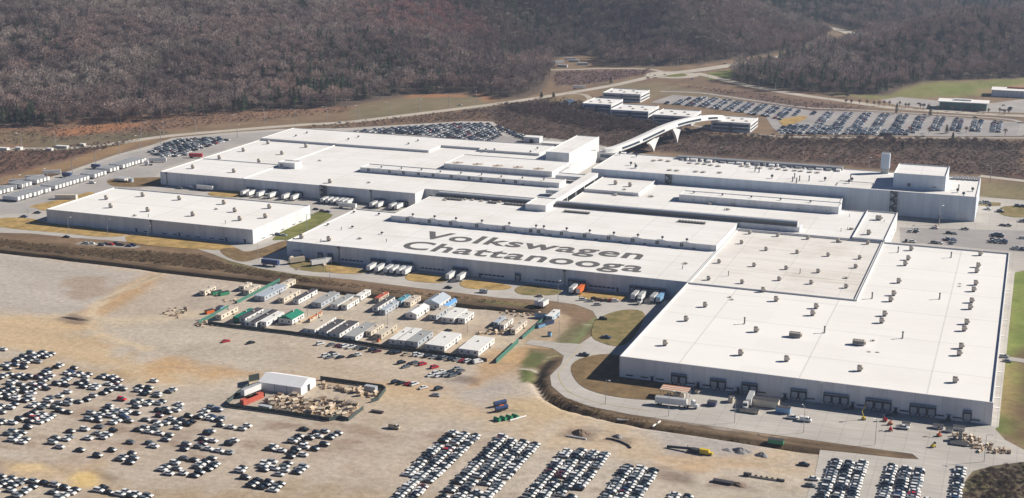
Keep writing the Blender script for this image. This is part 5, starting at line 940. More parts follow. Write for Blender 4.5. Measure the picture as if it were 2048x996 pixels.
lotfill([(1620,224),(1760,228),(1900,237),(2015,245),(2015,266),(1640,258)], 5.3, 2.9, .88, 2, 8.0)
lotfill([(1555,256),(1590,250),(1760,259),(1830,262),(1820,272),(1560,268)], 5.3, 2.9, .9, 6, 2)
lotfill([(1780,208),(1860,205),(1870,216),(1800,215)], 6, 8, .22); lotfill([(1980,212),(2048,208),(2048,222),(1980,222)], 7, 7, .3)
for px, py, nu, nv in ((1822,464,1,2),(1832,465,1,3),(1812,484,1,1),(1825,485,1,1),(1868,487,2,1),(1895,482,2,2),(1905,488,1,2),(1898,468,2,1),(1892,478,1,1),(1990,474,2,3),(1985,486,3,3),(2032,500,2,2),(2045,478,1,1),(2005,452,2,1),(1870,458,1,2),(1930,460,1,1),(1965,408,2,2),(1980,412,1,1),(1975,420,1,2),(2000,425,1,3),(2035,414,2,2),(2046,445,2,2)):
    x, y = P(px, py)
    for i in range(nu):
        for j in range(nv): STUFFCARS.append((x+i*3.4, y+j*3.2, r2.choice(['sedan','suv','pickup']), pick_color(r2), r2.choice([0, 1.57]) if nu == 1 else 1.57*0))
for px, py in ((920,211),(1700,233),(1450,128),(1560,113),(1310,152),(1296,157),(1385,158),(1330,150),(1850,230),(1950,236),(680,246)): x, y = P(px, py); STUFFCARS.append((x, y, 'sedan', 'white' if px % 3 else 'black', .2))
cols = list(PAINT)[:8]; smats = [PAINT[k] for k in cols]+[GLASS, TYRE, FILM]
proto_v = {}
for k_ in PROF:
    m, g = car_shell(k_); w_ = MB()
    for xx in (-1.4, 1.4):
        for yy in (-.82, .82): w_.box(xx-.32, xx+.32, yy-.12, yy+.12, 0, .62)
    v_ = np.array(m.v+g.v+w_.v); f_ = m.f+[tuple(i+len(m.v) for i in q_) for q_ in g.f]+[tuple(i+len(m.v)+len(g.v) for i in q_) for q_ in w_.f]; c_ = [0]*len(m.f)+[1]*len(g.f)+[2]*len(w_.f); proto_v[k_] = (v_, f_, c_)
    if k_ != 'van' and k_ != 'pickup':
        fm = film_mesh(k_); proto_v[k_+'_film'] = (np.concatenate([v_, np.array(fm.v)]), f_+[tuple(i+len(v_) for i in q_) for q_ in fm.f], c_+[3]*len(fm.f))
SV = []; SF = []; SM = []; nb = 0; sxy = np.array([(a[0], a[1]) for a in STUFFCARS]); sz_ = relief(sxy[:, 0], sxy[:, 1])
for (x, y, kind, col, rz, *fl_), z in zip(STUFFCARS, sz_):
    v_, f_, c_ = proto_v[kind+'_film' if fl_ and col != 'white' and r2.random() < .8 else kind]; ca, sa = math.cos(rz), math.sin(rz); V = np.stack([v_[:, 0]*ca-v_[:, 1]*sa+x, v_[:, 0]*sa+v_[:, 1]*ca+y, v_[:, 2]+z+.18], 1); SV.append(V); SF += [tuple(i+nb for i in q_) for q_ in f_]; ci = cols.index(col); SM += [ci if q_ == 0 else len(cols)+q_-1 for q_ in c_]; nb += len(V)
me = bpy.data.meshes.new('parked_cars_mass'); me.from_pydata(np.concatenate(SV).tolist(), [], SF); [me.materials.append(q_) for q_ in smats]; me.polygons.foreach_set('material_index', SM); me.update()
o = bpy.data.objects.new('parked_cars', me); COL.objects.link(o); tag(o, 'mass of parked cars filling the remaining lots around the plant', 'cars', None, 'stuff')
# ---------------------------------------------------------------- trailers and lorries
def make_trailer(col='w', L=14.6):
    bm_ = {'w': BOXW, 'o': PAINT['orange'], 'b': PAINT['sky'], 't': PAINT['tan'], 'r': PAINT['red'], 'd': PAINT['blue']}[col]; o = thing('semi_trailer', 'x', 'trailer'); m = MB(); m.box(-L/2, L/2, -1.28, 1.28, 1.15, 4.0, 0, 2 if col == 'w' else None); m.box(-L/2-.03, -L/2, -1.1, 1.1, 1.3, 3.9, 1)
    m.build('cargo_box', [bm_, COPE, mat('trailer_roof_grey', (.46,.47,.48), .5, .2, .1)], o); m = MB(); m.box(-L/2+.3, L/2-.3, -.5, .5, .85, 1.14); m.box(L/2-3.4, L/2-3.1, -.9, .9, .1, .86); m.build('chassis', CHAS, o); add_wheels(o, (-L/2+1.4, -L/2+2.6), 1.05, 1.5); return o
def make_tractor():
    o = thing('lorry_tractor', 'x', 'lorry'); m = MB(); m.box(-.2, 1.9, -1.2, 1.2, 1.1, 3.7, tx=.15, ty=.08); m.box(1.9, 3.2, -1.0, 1.0, .9, 2.1, tx=.1, ty=.1); m.box(-.1,1.4,-1.1,1.1,3.7,4.0,tx=.4,ty=.2); m.build('cab', PAINT['white'], o); m = MB(); m.box(1.85, 1.96, -1.0, 1.0, 2.3, 3.3); m.build('windscreen', GLASS, o); m = MB(); m.box(-3.4, 1.9, -.45, .45, .7, 1.08); m.build('chassis', CHAS, o); add_wheels(o, (-2.8, -1.5, 2.3), 1.05, 1.5); return o
TR = {}
def trailer(x, y, rz, label, group=None, col='w', L=14.6): return proto_copy(TR, (col, L), lambda: make_trailer(col, L), (x, y, .13), rz, label, group)
def tractor(x, y, rz, label): return proto_copy(TR, 'tractor', make_tractor, (x, y, .13), rz, label)
for i in range(25):
    if i in (9, 20): continue
    trailer(-716+R1_.uniform(-.5,.5), 798+i*4.3, 0, f'white trailer, {ordinal(i)} place up from the lower end of the front trailer file', 'front file of parked trailers')
for i in range(12):
    if i == 3: continue
    trailer(-718+R1_.uniform(-.5,.5), 912+i*4.3, 0, f'white trailer, {ordinal(i)} place in the farther file leading to the packed lot', 'farther file of parked trailers')
for i in range(17):
    if i in (5,6,10,15,16): continue
    trailer(-745+R1_.uniform(-.5,.5), 806+i*4.3, 0, f'white trailer, {ordinal(i)} place up the broken second file', 'broken file of parked trailers')
for k, (px, py) in enumerate([(14,379),(38,366),(70,358),(104,348)]): x, y = P(px, py+2); trailer(x, y, .62, ['white trailer ending the kerb line','white trailer second in the kerb line','white trailer third in the kerb line','white trailer leading the kerb line'][k]+' beside the brown verge')
x, y = P(192,338); trailer(x, y, 0, 'dark blue trailer alone in the upper yard', None, 'd', 8.0); x, y = P(134,355); trailer(x, y, 0, 'dark blue trailer by the broken file', None, 'd', 8.0)
x, y = P(316,325); trailer(x, y, .45, 'white trailer hitched to a lorry in the upper yard'); x, y = P(297,331); tractor(x, y, .45+math.pi, 'white lorry tractor pulling a trailer in the upper yard')
x, y = P(392,316); trailer(x, y, .25, 'bright red trailer beside the corner of the body hall', None, 'r', 12.0); x, y = P(185,365); car('van','white',185,367,'white van beside the front file of trailers')
def docked(L, ywall, name, group, off=7.6):
    for ii, (px, py, c_) in enumerate(L):
        x, y = P(px, py); trailer(x, ywall-1.2-off, -math.pi/2 if 0 else math.pi/2, {'w': 'white', 'o': 'orange', 't': 'cream', 'b': 'pale blue'}[c_]+(f' trailer, {ordinal(ii)} of {len(L)} along the ' if len(L) > 1 else ' trailer backed to the ')+name, group, c_, 12.5)
docked([(490,391,'w'),(502,392,'w')], 889, 'first dock group of the body hall', 'first docked pair'); docked([(521,394,'w'),(546,395,'w')], 889, 'second dock group of the body hall', 'second docked pair'); docked([(572.5,398,'w'),(590,400,'w')], 889, 'third dock group of the body hall', 'third docked pair')
docked([(650,405,'w'),(660,406,'w'),(670,407,'w'),(681,408,'w'),(691,408,'w'),(700,409,'w')], 889, 'long dock group by the body hall stair', 'six docked trailers'); docked([(748,414,'w'),(760,415,'w')], 889, 'dock pair before the corner of the body hall', 'fifth docked pair'); docked([(785,418,'w'),(798,418,'w')], 889, 'corner docks of the body hall', 'sixth docked pair')
docked([(740,543,'w'),(756,545,'w')], 733, 'double dock of the lettered hall', 'docked pair, lettered hall'); docked([(775,546,'w'),(787,547,'w'),(798,550,'w'),(810,551,'w')], 733, 'four-door dock of the lettered hall', 'four docked trailers'); docked([(895,562,'w')], 733, 'dock before the first half letter oval, lettered hall', None); docked([(919,563,'w')], 733, 'dock beside the dry grass oval, lettered hall', None)
docked([(1144,587,'w')], 733, 'dock next to the orange trailer, lettered hall', None); docked([(1160,587,'o')], 733, 'dock of the lettered hall, the only orange one', None); docked([(1267,601,'w'),(1306,604,'w')], 733, 'six-door dock of the lettered hall', 'trailers at the six-door dock'); docked([(1317,607,'b')], 733, 'six-door dock, beside the deep shade', None); docked([(1280,603,'w')], 733, 'six-door dock with its lorry still hitched', None)
x, y = P(1276,612); tractor(x, 715, -math.pi/2, 'white lorry tractor at the six-door dock')
x, y = P(411,381); trailer(x, y, 0, 'long silver trailer parked alongside the body hall wall'); x, y = P(695,417); trailer(x, y, 0, 'white trailer parked crosswise behind the lettered hall'); x, y = P(385,375); car('van','white',385,376,'white van by the body hall wall'); x, y = P(360,378); car('pickup','grey',360,378,'grey pickup with a load by the body hall wall'); x, y = P(534,397); tractor(x, y, -math.pi/2+.3, 'yellow-fronted lorry')['label'] = 'lorry tractor at the second dock group of the body hall'
x, y = P(1497,812); trailer(x, y+4, math.pi/2+.05, 'white trailer backed to a dock door of the logistics hall', None, 'w', 12.5); tractor(x-.5, y-4.5, -math.pi/2+.05, 'white lorry tractor in front of the logistics hall dock')
x, y = P(1342,812); trailer(x, y, .06, 'white curtain-sided trailer beside the striped shelter', None, 'w', 14.6); tractor(x+9.3, y+.6, .06, 'white lorry tractor by the striped shelter')
x, y = P(1158,178); trailer(x, y, .5, 'white trailer driving the far road towards the roundabout')
# ---------------------------------------------------------------- site huts
WCOL = {'white': mat('hut_wall_white', (.70,.69,.67), .6, 0, .08), 'cream': mat('hut_wall_cream', (.66,.58,.47), .6, 0, .08), 'tan': mat('hut_wall_tan', (.52,.45,.35), .6, 0, .1), 'grey': mat('hut_wall_grey', (.42,.45,.48), .6, 0, .08), 'blue': mat('hut_wall_blue', (.42,.52,.60), .6, 0, .08), 'green': mat('hut_wall_green', (.03,.22,.12), .6)}
RCOL = {'white': mat('hut_roof_white', (.74,.73,.70), .7, 0, .1, 1), 'tan': mat('hut_roof_tan', (.52,.46,.38), .8, 0, .12, 1), 'grey': mat('hut_roof_grey', (.33,.34,.34), .8, 0, .15, 1), 'dark': mat('hut_roof_dark', (.07,.07,.08), .8, 0, .2, 1), 'green': mat('hut_roof_green', (.01,.19,.12), .6, 0, .1, 1), 'blue': mat('hut_roof_blue', (.10,.30,.62), .5), 'red': mat('hut_roof_red', (.50,.10,.06), .6, 0, .1), 'teal': mat('hut_roof_teal', (.08,.28,.36), .6), 'silver': mat('hut_roof_silver', (.50,.56,.62), .45, .2, .05), 'orange': mat('hut_roof_orange', (.60,.17,.04), .6)}
def hut(px, py, wd, L, wall, roof, label, h=3.1, gable=0, name='site_hut', cat='hut'):
    x, y = P(px, py); o = thing(name, label, cat, (x+wd/2, y+L/2, gz(x+wd/2, y+L/2))); hw = wd/2; hl = L/2; m = MB(); m.box(-hw, hw, -hl, hl, .35, h); m.box(-hw+.3, hw-.3, -hl+.3, hl-.3, 0, .35, 1); m.build('wall', [WCOL[wall], CHAS], o); m = MB()
    if gable:
        a, b_ = -hw-.2, hw+.2; g0 = h+gable
        for y0_, y1_ in ((-hl-.2, hl+.2),): m.face([(a,y0_,h),(0,y0_,g0),(0,y1_,g0),(a,y1_,h)][::-1]); m.face([(b_,y0_,h),(b_,y1_,h),(0,y1_,g0),(0,y0_,g0)][::-1]); m.face([(a,y0_,h),(b_,y0_,h),(0,y0_,g0)]); m.face([(a,y1_,h),(0,y1_,g0),(b_,y1_,h)]); m.face([(a,y0_,h),(a,y1_,h),(b_,y1_,h),(b_,y0_,h)])
    else: m.box(-hw-.12, hw+.12, -hl-.12, hl+.12, h, h+.18)
    m.build('roof', RCOL[roof], o); nwin = max(1, int(L/4))
    for k in range(nwin): m = MB(); yy = -hl+L*(k+.5)/nwin; m.box(hw+.02, hw+.06, yy-.55, yy+.55, 1.5, 2.4); m.build('window', GLASS, o)
    for k in range(max(1, int(wd/3.5))): m = MB(); xx = -hw+wd*(k+.5)/max(1, int(wd/3.5)); m.box(xx-.5, xx+.5, -hl-.06, -hl-.02, 1.3, 2.4); m.build('window', GLASS, o)
    m = MB(); m.box(hw-.3, hw+.02+.6, hl*.3, hl*.3+1.2, .0, .3); m.box(hw+.02, hw+.07, hl*.3+.1, hl*.3+1.0, .4, 2.4); m.build('door', CHAS, o); m = MB(); m.box(-.5, .5, hl*.2, hl*.2+.8, h+.19+gable*.8, h+.8+gable); m.build('roof_unit', UNIT, o); return o
def za(x, y): return (380+.2008*x, 540+.2008*y)
def zb(x, y): return (760+.2008*x, 560+.2008*y)
HUTS = [(za(855,205),3.8,17,'cream','tan','cream hut on the fence side of the big silver-roofed hut'),(za(642,305),6.8,25,'grey','silver','long silver-roofed hut by the upper green fence'),(za(882,328),3.6,19,'cream','tan','plain beige-roofed hut second along the upper row'),(za(1028,340),3.6,22,'white','dark','dark-roofed white hut in the upper row by the silver-roofed one'),(za(1215,372),6.0,22,'grey','grey','grey-roofed hut with a shaded open porch in the upper row'),(za(1398,392),4.6,21,'white','grey','pale ribbed-roof hut in the middle of the upper row'),(za(1508,397),3.6,15,'white','tan','short tan-roofed hut beside the ribbed-roof one'),(za(1648,305),3.4,13,'white','white','small white-roofed unit nearest the ditch in the upper row'),
 (za(1840,330),2.8,13,'tan','red','red-roofed container in the upper row'),(za(1815,417),3.6,22,'white','dark','long black-roofed white hut beside the red container'),(za(98,256),3.6,12,'cream','tan','cream hut standing alone outside the fence, by the green bins'),(za(533,250),3.8,13,'cream','tan','cream hut just outside the upper green fence'),(za(490,210),3.4,9,'cream','tan','short cream hut behind the one outside the fence'),
 (za(255,497),3.8,17,'cream','tan','cream hut behind the lower green fence'),(za(430,522),3.2,17,'green','green','bright green-roofed container beside a dark-roofed hut'),(za(487,525),4.2,19,'white','dark','dark-roofed hut beside the green container'),(za(545,567),4.0,24,'white','grey','striped-roof hut, the half with the grey roof'),(za(600,572),3.6,24,'white','dark','striped-roof hut, the half with the dark roof'),(za(702,566),3.8,19,'white','white','white hut beside the green canopy'),
 (za(1132,636),6.8,24,'white','tan','wide tan-roofed hut with a golden side lean-to'),(za(1282,657),5.0,21,'white','dark','black-roofed hut beside the wide tan-roofed one'),(za(1388,677),6.2,22,'white','dark','second black-roofed hut, slightly wider'),(za(1535,708),6.8,24,'white','grey','big charcoal-topped hut with a white side wall, at the fence'),(za(1750,665),3.2,15,'cream','tan','narrow cream hut behind the lower car row'),(za(1842,693),3.8,19,'tan','tan','tan hut by the orange barrier'),
 (zb(93,645),4.4,21,'white','white','first of the twin white-roofed huts'),(zb(170,652),4.6,21,'white','white','second of the twin white-roofed huts'),(zb(262,662),6.6,19,'grey','grey','olive-grey rounded hut beside the twin huts'),(zb(449,695),11,22,'white','white','very wide white-roofed hut with dark roof seams'),(zb(782,740),11,22,'white','white','biggest plain white-roofed hut at the end of the lower row'),
 (zb(255,383),6.8,17,'white','white','white gabled hut in front of the blue-white shed'),(zb(489,400),4.4,18,'grey','tan','grey hut with a pale roof beside the white one'),(zb(612,425),7.4,19,'white','white','large white hut beside a small annexe'),(zb(776,433),4.2,13,'white','white','small white annexe ending the upper row'),(zb(618,288),3.2,14,'blue','blue','bright blue-roofed container beside the gabled shed'),(zb(160,258),3.2,13,'blue','teal','teal-roofed container near the ditch'),(zb(238,268),4.2,14,'cream','tan','tan hut with a dark roof slot beside the teal container'),(zb(0,348),3.4,20,'grey','silver','narrow grey-blue hut with clutter beside it'),(zb(50,200),3.0,9,'cream','tan','cream container touching the red-roofed one'),
 (zb(1655,412),3.6,13,'blue','white','pale blue hut at the compound corner by the upper gate fence'),(zb(1300,545),2.8,18,'cream','tan','long tan container ending the cluttered cluster'),(zb(1190,500),2.6,14,'white','tan','pale container in the middle of the cluttered cluster'),(zb(1130,475),2.6,12,'grey','silver','grey container at the cluttered cluster'),(zb(560,265),2.8,13,'tan','tan','pinkish tan container beside the blue one')]
for (px, py), wd, L, wa, ro, lb in HUTS:
    hut(px, py, wd, L, wa, ro, lb.replace('nearest the', 'beside the'), gable=(1.2 if 'gabled' in lb or lb.startswith('biggest') and 0 else 0))
hut(*zb(432,283), 10, 16, 'white', 'silver', 'blue-white gabled shed with a silver roof at the top of the compound', 3.6, 2.2); hut(*za(885,535), 8.5, 13, 'white', 'green', 'dark green gabled canopy roof over a white hut', 3.4, 1.8); hut(*za(1180,525), 1.0, 14, 'tan', 'orange', 'x', 2.2)['label'] = 'golden lean-to beside the wide tan-roofed hut'
# boxes, bins and machines
def bin_(px, py, wd, L, h, m_, label, name='skip', cat='skip', rz=0, group=None):
    x, y = P(px, py); o = thing(name, label, cat, (x, y, zpave(x, y)), rz, group); m = MB(); m.box(-wd/2, wd/2, -L/2, L/2, .2, h); m.build('body', m_, o); m = MB(); m.box(-wd/2-.08, wd/2+.08, -L/2-.08, L/2+.08, h, h+.12); m.build('rim', CHAS, o); return o
bin_(*za(265,240),2.4,6,2,PAINT['green'],'green skip beside the lone cream hut',rz=-.5); bin_(*za(340,248),2.4,6,2,PAINT['green'],'green skip, farther from the lone cream hut',rz=-.5); bin_(*za(195,430),2.6,5,2,PAINT['orange'],'orange-red skip outside the lower green fence',rz=-.4); bin_(*za(300,398),3,4,2,PAINT['sky'],'pale blue box outside the lower green fence')
bin_(*za(1875,715),1.5,1.5,1.6,PAINT['orange'],'small orange barrier box by the tan hut','crate','crate'); bin_(*zb(1600,470),2.4,5,2,PAINT['sky'],'light blue skip by the gate fence',rz=-.5); bin_(*zb(1680,440),2.4,6,2,PAINT['blue'],'dark blue skip by the gate fence',rz=-.5); bin_(*zb(1690,560),1.8,1.8,2.2,PAINT['sky'],'single light blue cabin on the dirt near the grass','portable_toilet','cabin')
bin_(*zb(1600,380),6,2.6,2.6,PAINT['sky'],'pale blue container beside the corner hut','shipping_container','container'); bin_(1566,826,6.5,2.6,2.7,PAINT['sky'],'blue container in the concrete yard','shipping_container','container'); bin_(1528,812,13.5,4.4,3.4,WCOL['cream'],'long cream container beside the docked lorry in the yard','shipping_container','container'); bin_(1499,825,8.5,2.8,1.4,WCOL['tan'],'low stack of pale pallets in the concrete yard','pallet_stack','pallets')
bin_(1424,811,4,3.2,1.9,PAINT['blue'],'blue open skip with boxes in the concrete yard'); bin_(1462,804,2.2,3.4,2.4,WCOL['tan'],'tan upright box in the concrete yard','crate','crate'); bin_(1397,786,2,3,1.5,WCOL['cream'],'small cream box near the first dock doors','crate','crate',-.4); bin_(1917,888,7,5,.5,PAINT['blue'],'flat dark blue container lid beside the debris heap','skip','skip'); bin_(1920,880,1.6,2.4,4.2,WCOL['tan'],'tall brown box behind the debris heap','crate','crate')
bin_(1552,886,6.5,2.8,1.9,PAINT['green'],'green open skip on the gravel below the ditch'); bin_(1446,966,8,2.2,.9,CHAS,'long dark tray on the gravel near the paved cars','steel_tray','tray',-.05); bin_(1187,825+8,5,.8,.4,WCOL['tan'],'x','timber','timber')['label'] = 'short tan timber by the white pipe'
bin_(755,825,6,1.6,.7,mat('rust_steel', (.14,.07,.05), .8),'rusty steel beam bundle beside the timber yard fence','steel_bundle','steel bundle'); bin_(595,606,3,3,1.4,WCOL['white'],'x','crate','crate')['label'] = 'white crate at the ditch end of the upper huts'
# shelter with a striped roof in the yard
x, y = P(1350,795); o = thing('striped_shelter', 'open shelter with a cream and red-brown striped roof full of timber', 'shelter', (x, y, .17)); m = MB()
for sx_ in (-6.3, 6.3):
    for sy_ in (-3, 3): m.box(sx_-.12, sx_+.12, sy_-.12, sy_+.12, 0, 4.2)
m.build('post', STEEL, o); m = MB()
for k in range(6): m.box(-6.6, 6.6, -3.4+k*1.15, -2.3+k*1.15, 4.2, 4.4, k % 2)
m.build('roof', [WCOL['cream'], mat('red_brown_stripe', (.42,.16,.09), .7)], o); m = MB()
for k in range(14): xx = R1_.uniform(-5.8, 4.2); yy = R1_.uniform(-2.8, 2); m.box(xx, xx+1.6, yy, yy+1.1, 0, R1_.uniform(.8, 2.6), k % 2)
m.build('stored_timber', [WCOL['cream'], WCOL['tan']], o)
# lifts and small machines
def lift(px, py, col, label, boom=4):
    x, y = P(px, py); o = thing('boom_lift', label, 'lift', (x, y, zpave(x, y)), R1_.uniform(0, 3)); o.scale = (.78,.78,.82); m = MB(); m.box(-1.2,1.2,-.8,.8,.4,1.2); m.cyl(0,0,1.2,1.8,.7,10); m.build('base', PAINT[col], o); m = MB(); m.tube([(0,0,1.7),(-1.2,0,boom*.6),(1.0,0,boom)], .22, 6); m.build('boom', PAINT[col], o); m = MB(); m.box(.6,1.6,-.5,.5,boom-.1,boom+.9); m.build('basket', CHAS, o); add_wheels(o, (-.8,.8), .85, 1.1)
lift(1727,840,'yellow','tall yellow boom lift upright in the concrete yard',8.5); lift(1770,843,'red','red lift beside the shade line of the logistics hall',2.4); lift(1780,850,'orange','orange lift by the glass racks',2.6); lift(1781,862,'red','red lift standing farther out in the yard',3); lift(1878,873,'orange','orange lift between the white box and debris heap',4.2); lift(1866,895,'yellow','small low machine near the kerb of the yard',1.8)
for px, py, w_, lb in ((1876,857,4.5,'white-topped pale box by the shade of the logistics hall'),(1918,860,5,'white box van body beside the grass corner'),(1812,852,3.5,'white pallet of glass behind the pickup'),(1898,864,3,'flat white panel stack near the lawn corner')): bin_(px, py, w_, 2.4, 1.6, WCOL['white'], lb, 'storage_box', 'box')
# crusher with its conveyor, blue tankers, green tanks, pipes, dirt heaps
x, y = P(1385,904); o = thing('crusher_machine', 'yellow crusher with a long dark conveyor lying on the gravel', 'machine', (x, y, gz(x, y)), -.05); o.scale = (.8,.8,.7); m = MB(); m.box(4,9,-1.4,1.4,.6,3.2,ty=.3); m.box(9,11,-1,1,.6,1.8); m.build('engine_housing', PAINT['yellow'], o); m = MB(); m.box(-1,4,-1.3,1.3,.5,2.6,tx=.6); m.build('hopper', CHAS, o); m = MB(); m.tube([(0,0,2.2),(-6,0,1.6),(-14,0,.9)], .8, 6); m.tube([(-3,1,1),(-3,1,3.5)], .15, 5); m.build('conveyor', STEELD, o); m = MB(); m.box(-3,9,-1.6,-.9,0,.6); m.box(-3,9,.9,1.6,0,.6); m.build('track', CHAS, o)
for k, (px, py) in enumerate([(1000,812),(1003,822)]):
    x, y = P(px, py); o = thing('tanker_trailer', ['blue tanker trailer, the one farther from the green tanks','blue tanker trailer with an orange top, beside the green tanks'][k], 'trailer', (x, y, gz(x, y)), .95); m = MB(); m.tube([(-3.2,0,1.8),(3.2,0,1.8)], .95, 10); m.build('tank', PAINT['blue'], o); m = MB(); m.box(-3.4,3.4,-.5,.5,.5,.85); m.build('chassis', CHAS, o); add_wheels(o, (-2.4,-1.2), .9, 1.3); k and (lambda q: q.box(-1.2,1.2,-.4,.4,2.7,2.95).build('hatch', PAINT['orange'], o))(MB())
x, y = P(1013,839)
for k in range(4): o = thing('green_tank', 'short green tank in the row of four beside the white pipes', 'tank', (x-3.3+k*2.1, y-3+k*2.1, gz(x, y)), -.4, 'row of green tanks'); m = MB(); m.tube([(-1.7,0,.9),(1.7,0,.9)], .85, 10); m.build('tank', PAINT['green'], o); m = MB(); m.box(-1.2,-.9,-.6,.6,0,.4); m.box(.9,1.2,-.6,.6,0,.4); m.build('cradle', CHAS, o)
for px, py, rz, L, lb in ((1036,838,1.0,9,'white pipe lying beside the green tanks'),(1313,849,1.35,7,'white pipe leaning at the ditch edge'),(1153,876,-.05,9,'thick white pipe in front of a dirt heap'),(1245,838,.1,5,'short pale pipe at the ditch edge')):
    x, y = P(px, py); o = thing('concrete_pipe', lb, 'pipe', (x, y, gz(x, y)), rz); m = MB(); m.tube([(-L/2,0,.4),(L/2,0,.4)], .4, 8); m.build('barrel', WHITE, o)
DIRT = mat('dirt_heap', (.20,.14,.10), .95, 0, .3, 1.2); GRIT = mat('grit_heap', (.26,.25,.25), .95, 0, .3, 1.2)
def heap(px, py, rx, ry, h, m_, label):
    x, y = P(px, py); n = 16; V = []; F_ = []; rr = 6
    for i in range(rr+1):
        t = i/rr
        for k in range(n): a = 2*math.pi*k/n; s = (1-t)*(1+.18*math.sin(3*a+px)+.1*math.sin(5*a)); V.append((rx*s*math.cos(a), ry*s*math.sin(a), h*(1-(1-t)**1.6)*(1+.12*math.sin(4*a+t*5))))
    for i in range(rr):
        for k in range(n): F_.append((i*n+k, i*n+(k+1) % n, (i+1)*n+(k+1) % n, (i+1)*n+k))
    m = MB(); m.v = V; m.f = F_; m.m = [0]*len(F_); o = m.build('heap', m_, None, (x, y, gz(x, y)-.05)); tag(o, label, 'heap')
heap(1162,868,4,3,2,DIRT,'tan dirt heap behind the thick white pipe'); heap(1483,903,4,3,1.6,GRIT,'dark grit heap on the grey gravel'); heap(1524,911,3,2.5,1.5,GRIT,'small dark grit heap farther along the gravel'); heap(1236,874,2.5,2,1.2,GRIT,'dark heap above the curved hose'); heap(1475,970,4,2,1.2,DIRT,'dark dirt heap with scrap by the long tray'); heap(150,638,9,1.6,.8,mat('dark_culvert_bank', (.09,.065,.05), .95),'low dark bank of a culvert on the open gravel'); heap(1455,900,2.5,2,.7,GRIT,'low pale gravel heap')
x, y = P(1240,886); o = MB().tube([(-7,2,.35),(-4,2.2,.35),(0,1,.35),(4,-1.5,.35),(6,-4,.35)], .35, 6).build('black_hose', CHAS, None, (x, y, gz(x, y))); tag(o, 'curved black hose lying on the gravel', 'hose')
for k in range(7): x, y = P(1495+11*k, 952+1.7*k); o = MB().box(-1.6, 1.6, -.6, .6, 0, .8 if k else 1.4).build('concrete_block', CHAS if k in (0, 6) else WCOL['tan'], None, (x, y, gz(x, y))); tag(o, ['dark block starting','pale block second in','pale block third in','pale block fourth in','pale block fifth in','pale block sixth in','dark block ending'][k]+' the line of blocks near the paved cars', 'block', 'line of concrete blocks')
# ---------------------------------------------------------------- white tent and timber yard
x0, y0 = -328.5, 518.4; o = thing('white_tent', 'large white ridge tent with a dark doorway in the fenced timber yard', 'tent', (x0+11.2, y0+6.8, gz(x0+11, y0+6)))
TENT = mat('tent_fabric', (.80,.80,.80), .6, 0, .04); a, b_, hh, rg = 11.4, 7.0, 4.0, 6.4; m = MB(); m.box(-a, a, -b_, b_, 0, hh); m.f.pop(); m.m.pop(); m.face([(a,-b_,hh),(a,b_,hh),(a,0,rg)]); m.face([(-a,-b_,hh),(-a,0,rg),(-a,b_,hh)]); m.build('wall', TENT, o)
m = MB(); m.face([(-a-.2,-b_-.2,hh-.05),(a+.2,-b_-.2,hh-.05),(a+.2,0,rg+.05),(-a-.2,0,rg+.05)]); m.face([(-a-.2,b_+.2,hh-.05),(-a-.2,0,rg+.05),(a+.2,0,rg+.05),(a+.2,b_+.2,hh-.05)]); m.build('roof', TENT, o)
m = MB(); m.box(a+.02, a+.08, -1.0, 1.4, 0, 3.2); m.build('doorway', DARK, o)
for xx in (-2.8, 3.8): m = MB(); m.box(xx-.12, xx+.12, -b_-.06, -b_-.02, 0, hh); m.build('seam', mat('tent_seam', (.30,.32,.36), .8), o)
def fence(px, label, h=2.4, col=(.05,.07,.065), nm='mesh_fence', green=False):
    pts = PL(px); o = thing(nm, label, 'fence', (pts[0][0], pts[0][1], 0)); mm = mat('green_screen' if green else 'dark_fence_screen', (.04,.16,.12) if green else col, .8); bx, by = pts[0]
    for (ax, ay), (cx_, cy_) in zip(pts[:-1], pts[1:]):
        L = math.hypot(cx_-ax, cy_-ay); n = max(1, int(L/6)); dx, dy = (cx_-ax)/L, (cy_-ay)/L; px_, py_ = -dy*.05, dx*.05; z0 = gz((ax+cx_)/2, (ay+cy_)/2); m = MB(); m.v = [(ax-bx+px_, ay-by+py_, z0+.05), (cx_-bx+px_, cy_-by+py_, z0+.05), (cx_-bx-px_, cy_-by-py_, z0+.05), (ax-bx-px_, ay-by-py_, z0+.05), (ax-bx+px_, ay-by+py_, z0+h), (cx_-bx+px_, cy_-by+py_, z0+h), (cx_-bx-px_, cy_-by-py_, z0+h), (ax-bx-px_, ay-by-py_, z0+h)]
        m.f = [(0,1,5,4),(1,2,6,5),(2,3,7,6),(3,0,4,7),(4,5,6,7)]; m.m = [0]*5; m.build('screen', mm, o)
        for k in range(n+1):
            q = bpy.data.objects.new('post', POST); COL.objects.link(q); q.parent = o; q.location = (ax+dx*L*k/n-bx, ay+dy*L*k/n-by, z0); q.scale = (1, 1, (h+.3)/3)
m = MB(); m.cyl(0,0,0,3,.08,6); t_ = m.build('post', STEEL); POST = t_.data; bpy.data.objects.remove(t_)
def zc(L): return [(400+.29727*a_, 700+.29727*b__) for a_, b__ in L]
fence(zc([(330,245),(178,370),(200,385),(400,410),(620,440),(870,480),(935,465),(1000,478),(1100,400)]), 'dark mesh fence round the near sides of the timber yard', 1.9); fence(zc([(1150,355),(1200,340),(1250,275),(1225,258),(810,200)]), 'dark mesh fence closing the far side of the timber yard', 2.0); fence(zc([(330,250),(330,215),(400,200)]), 'short dark fence beside the tent', 3.4)
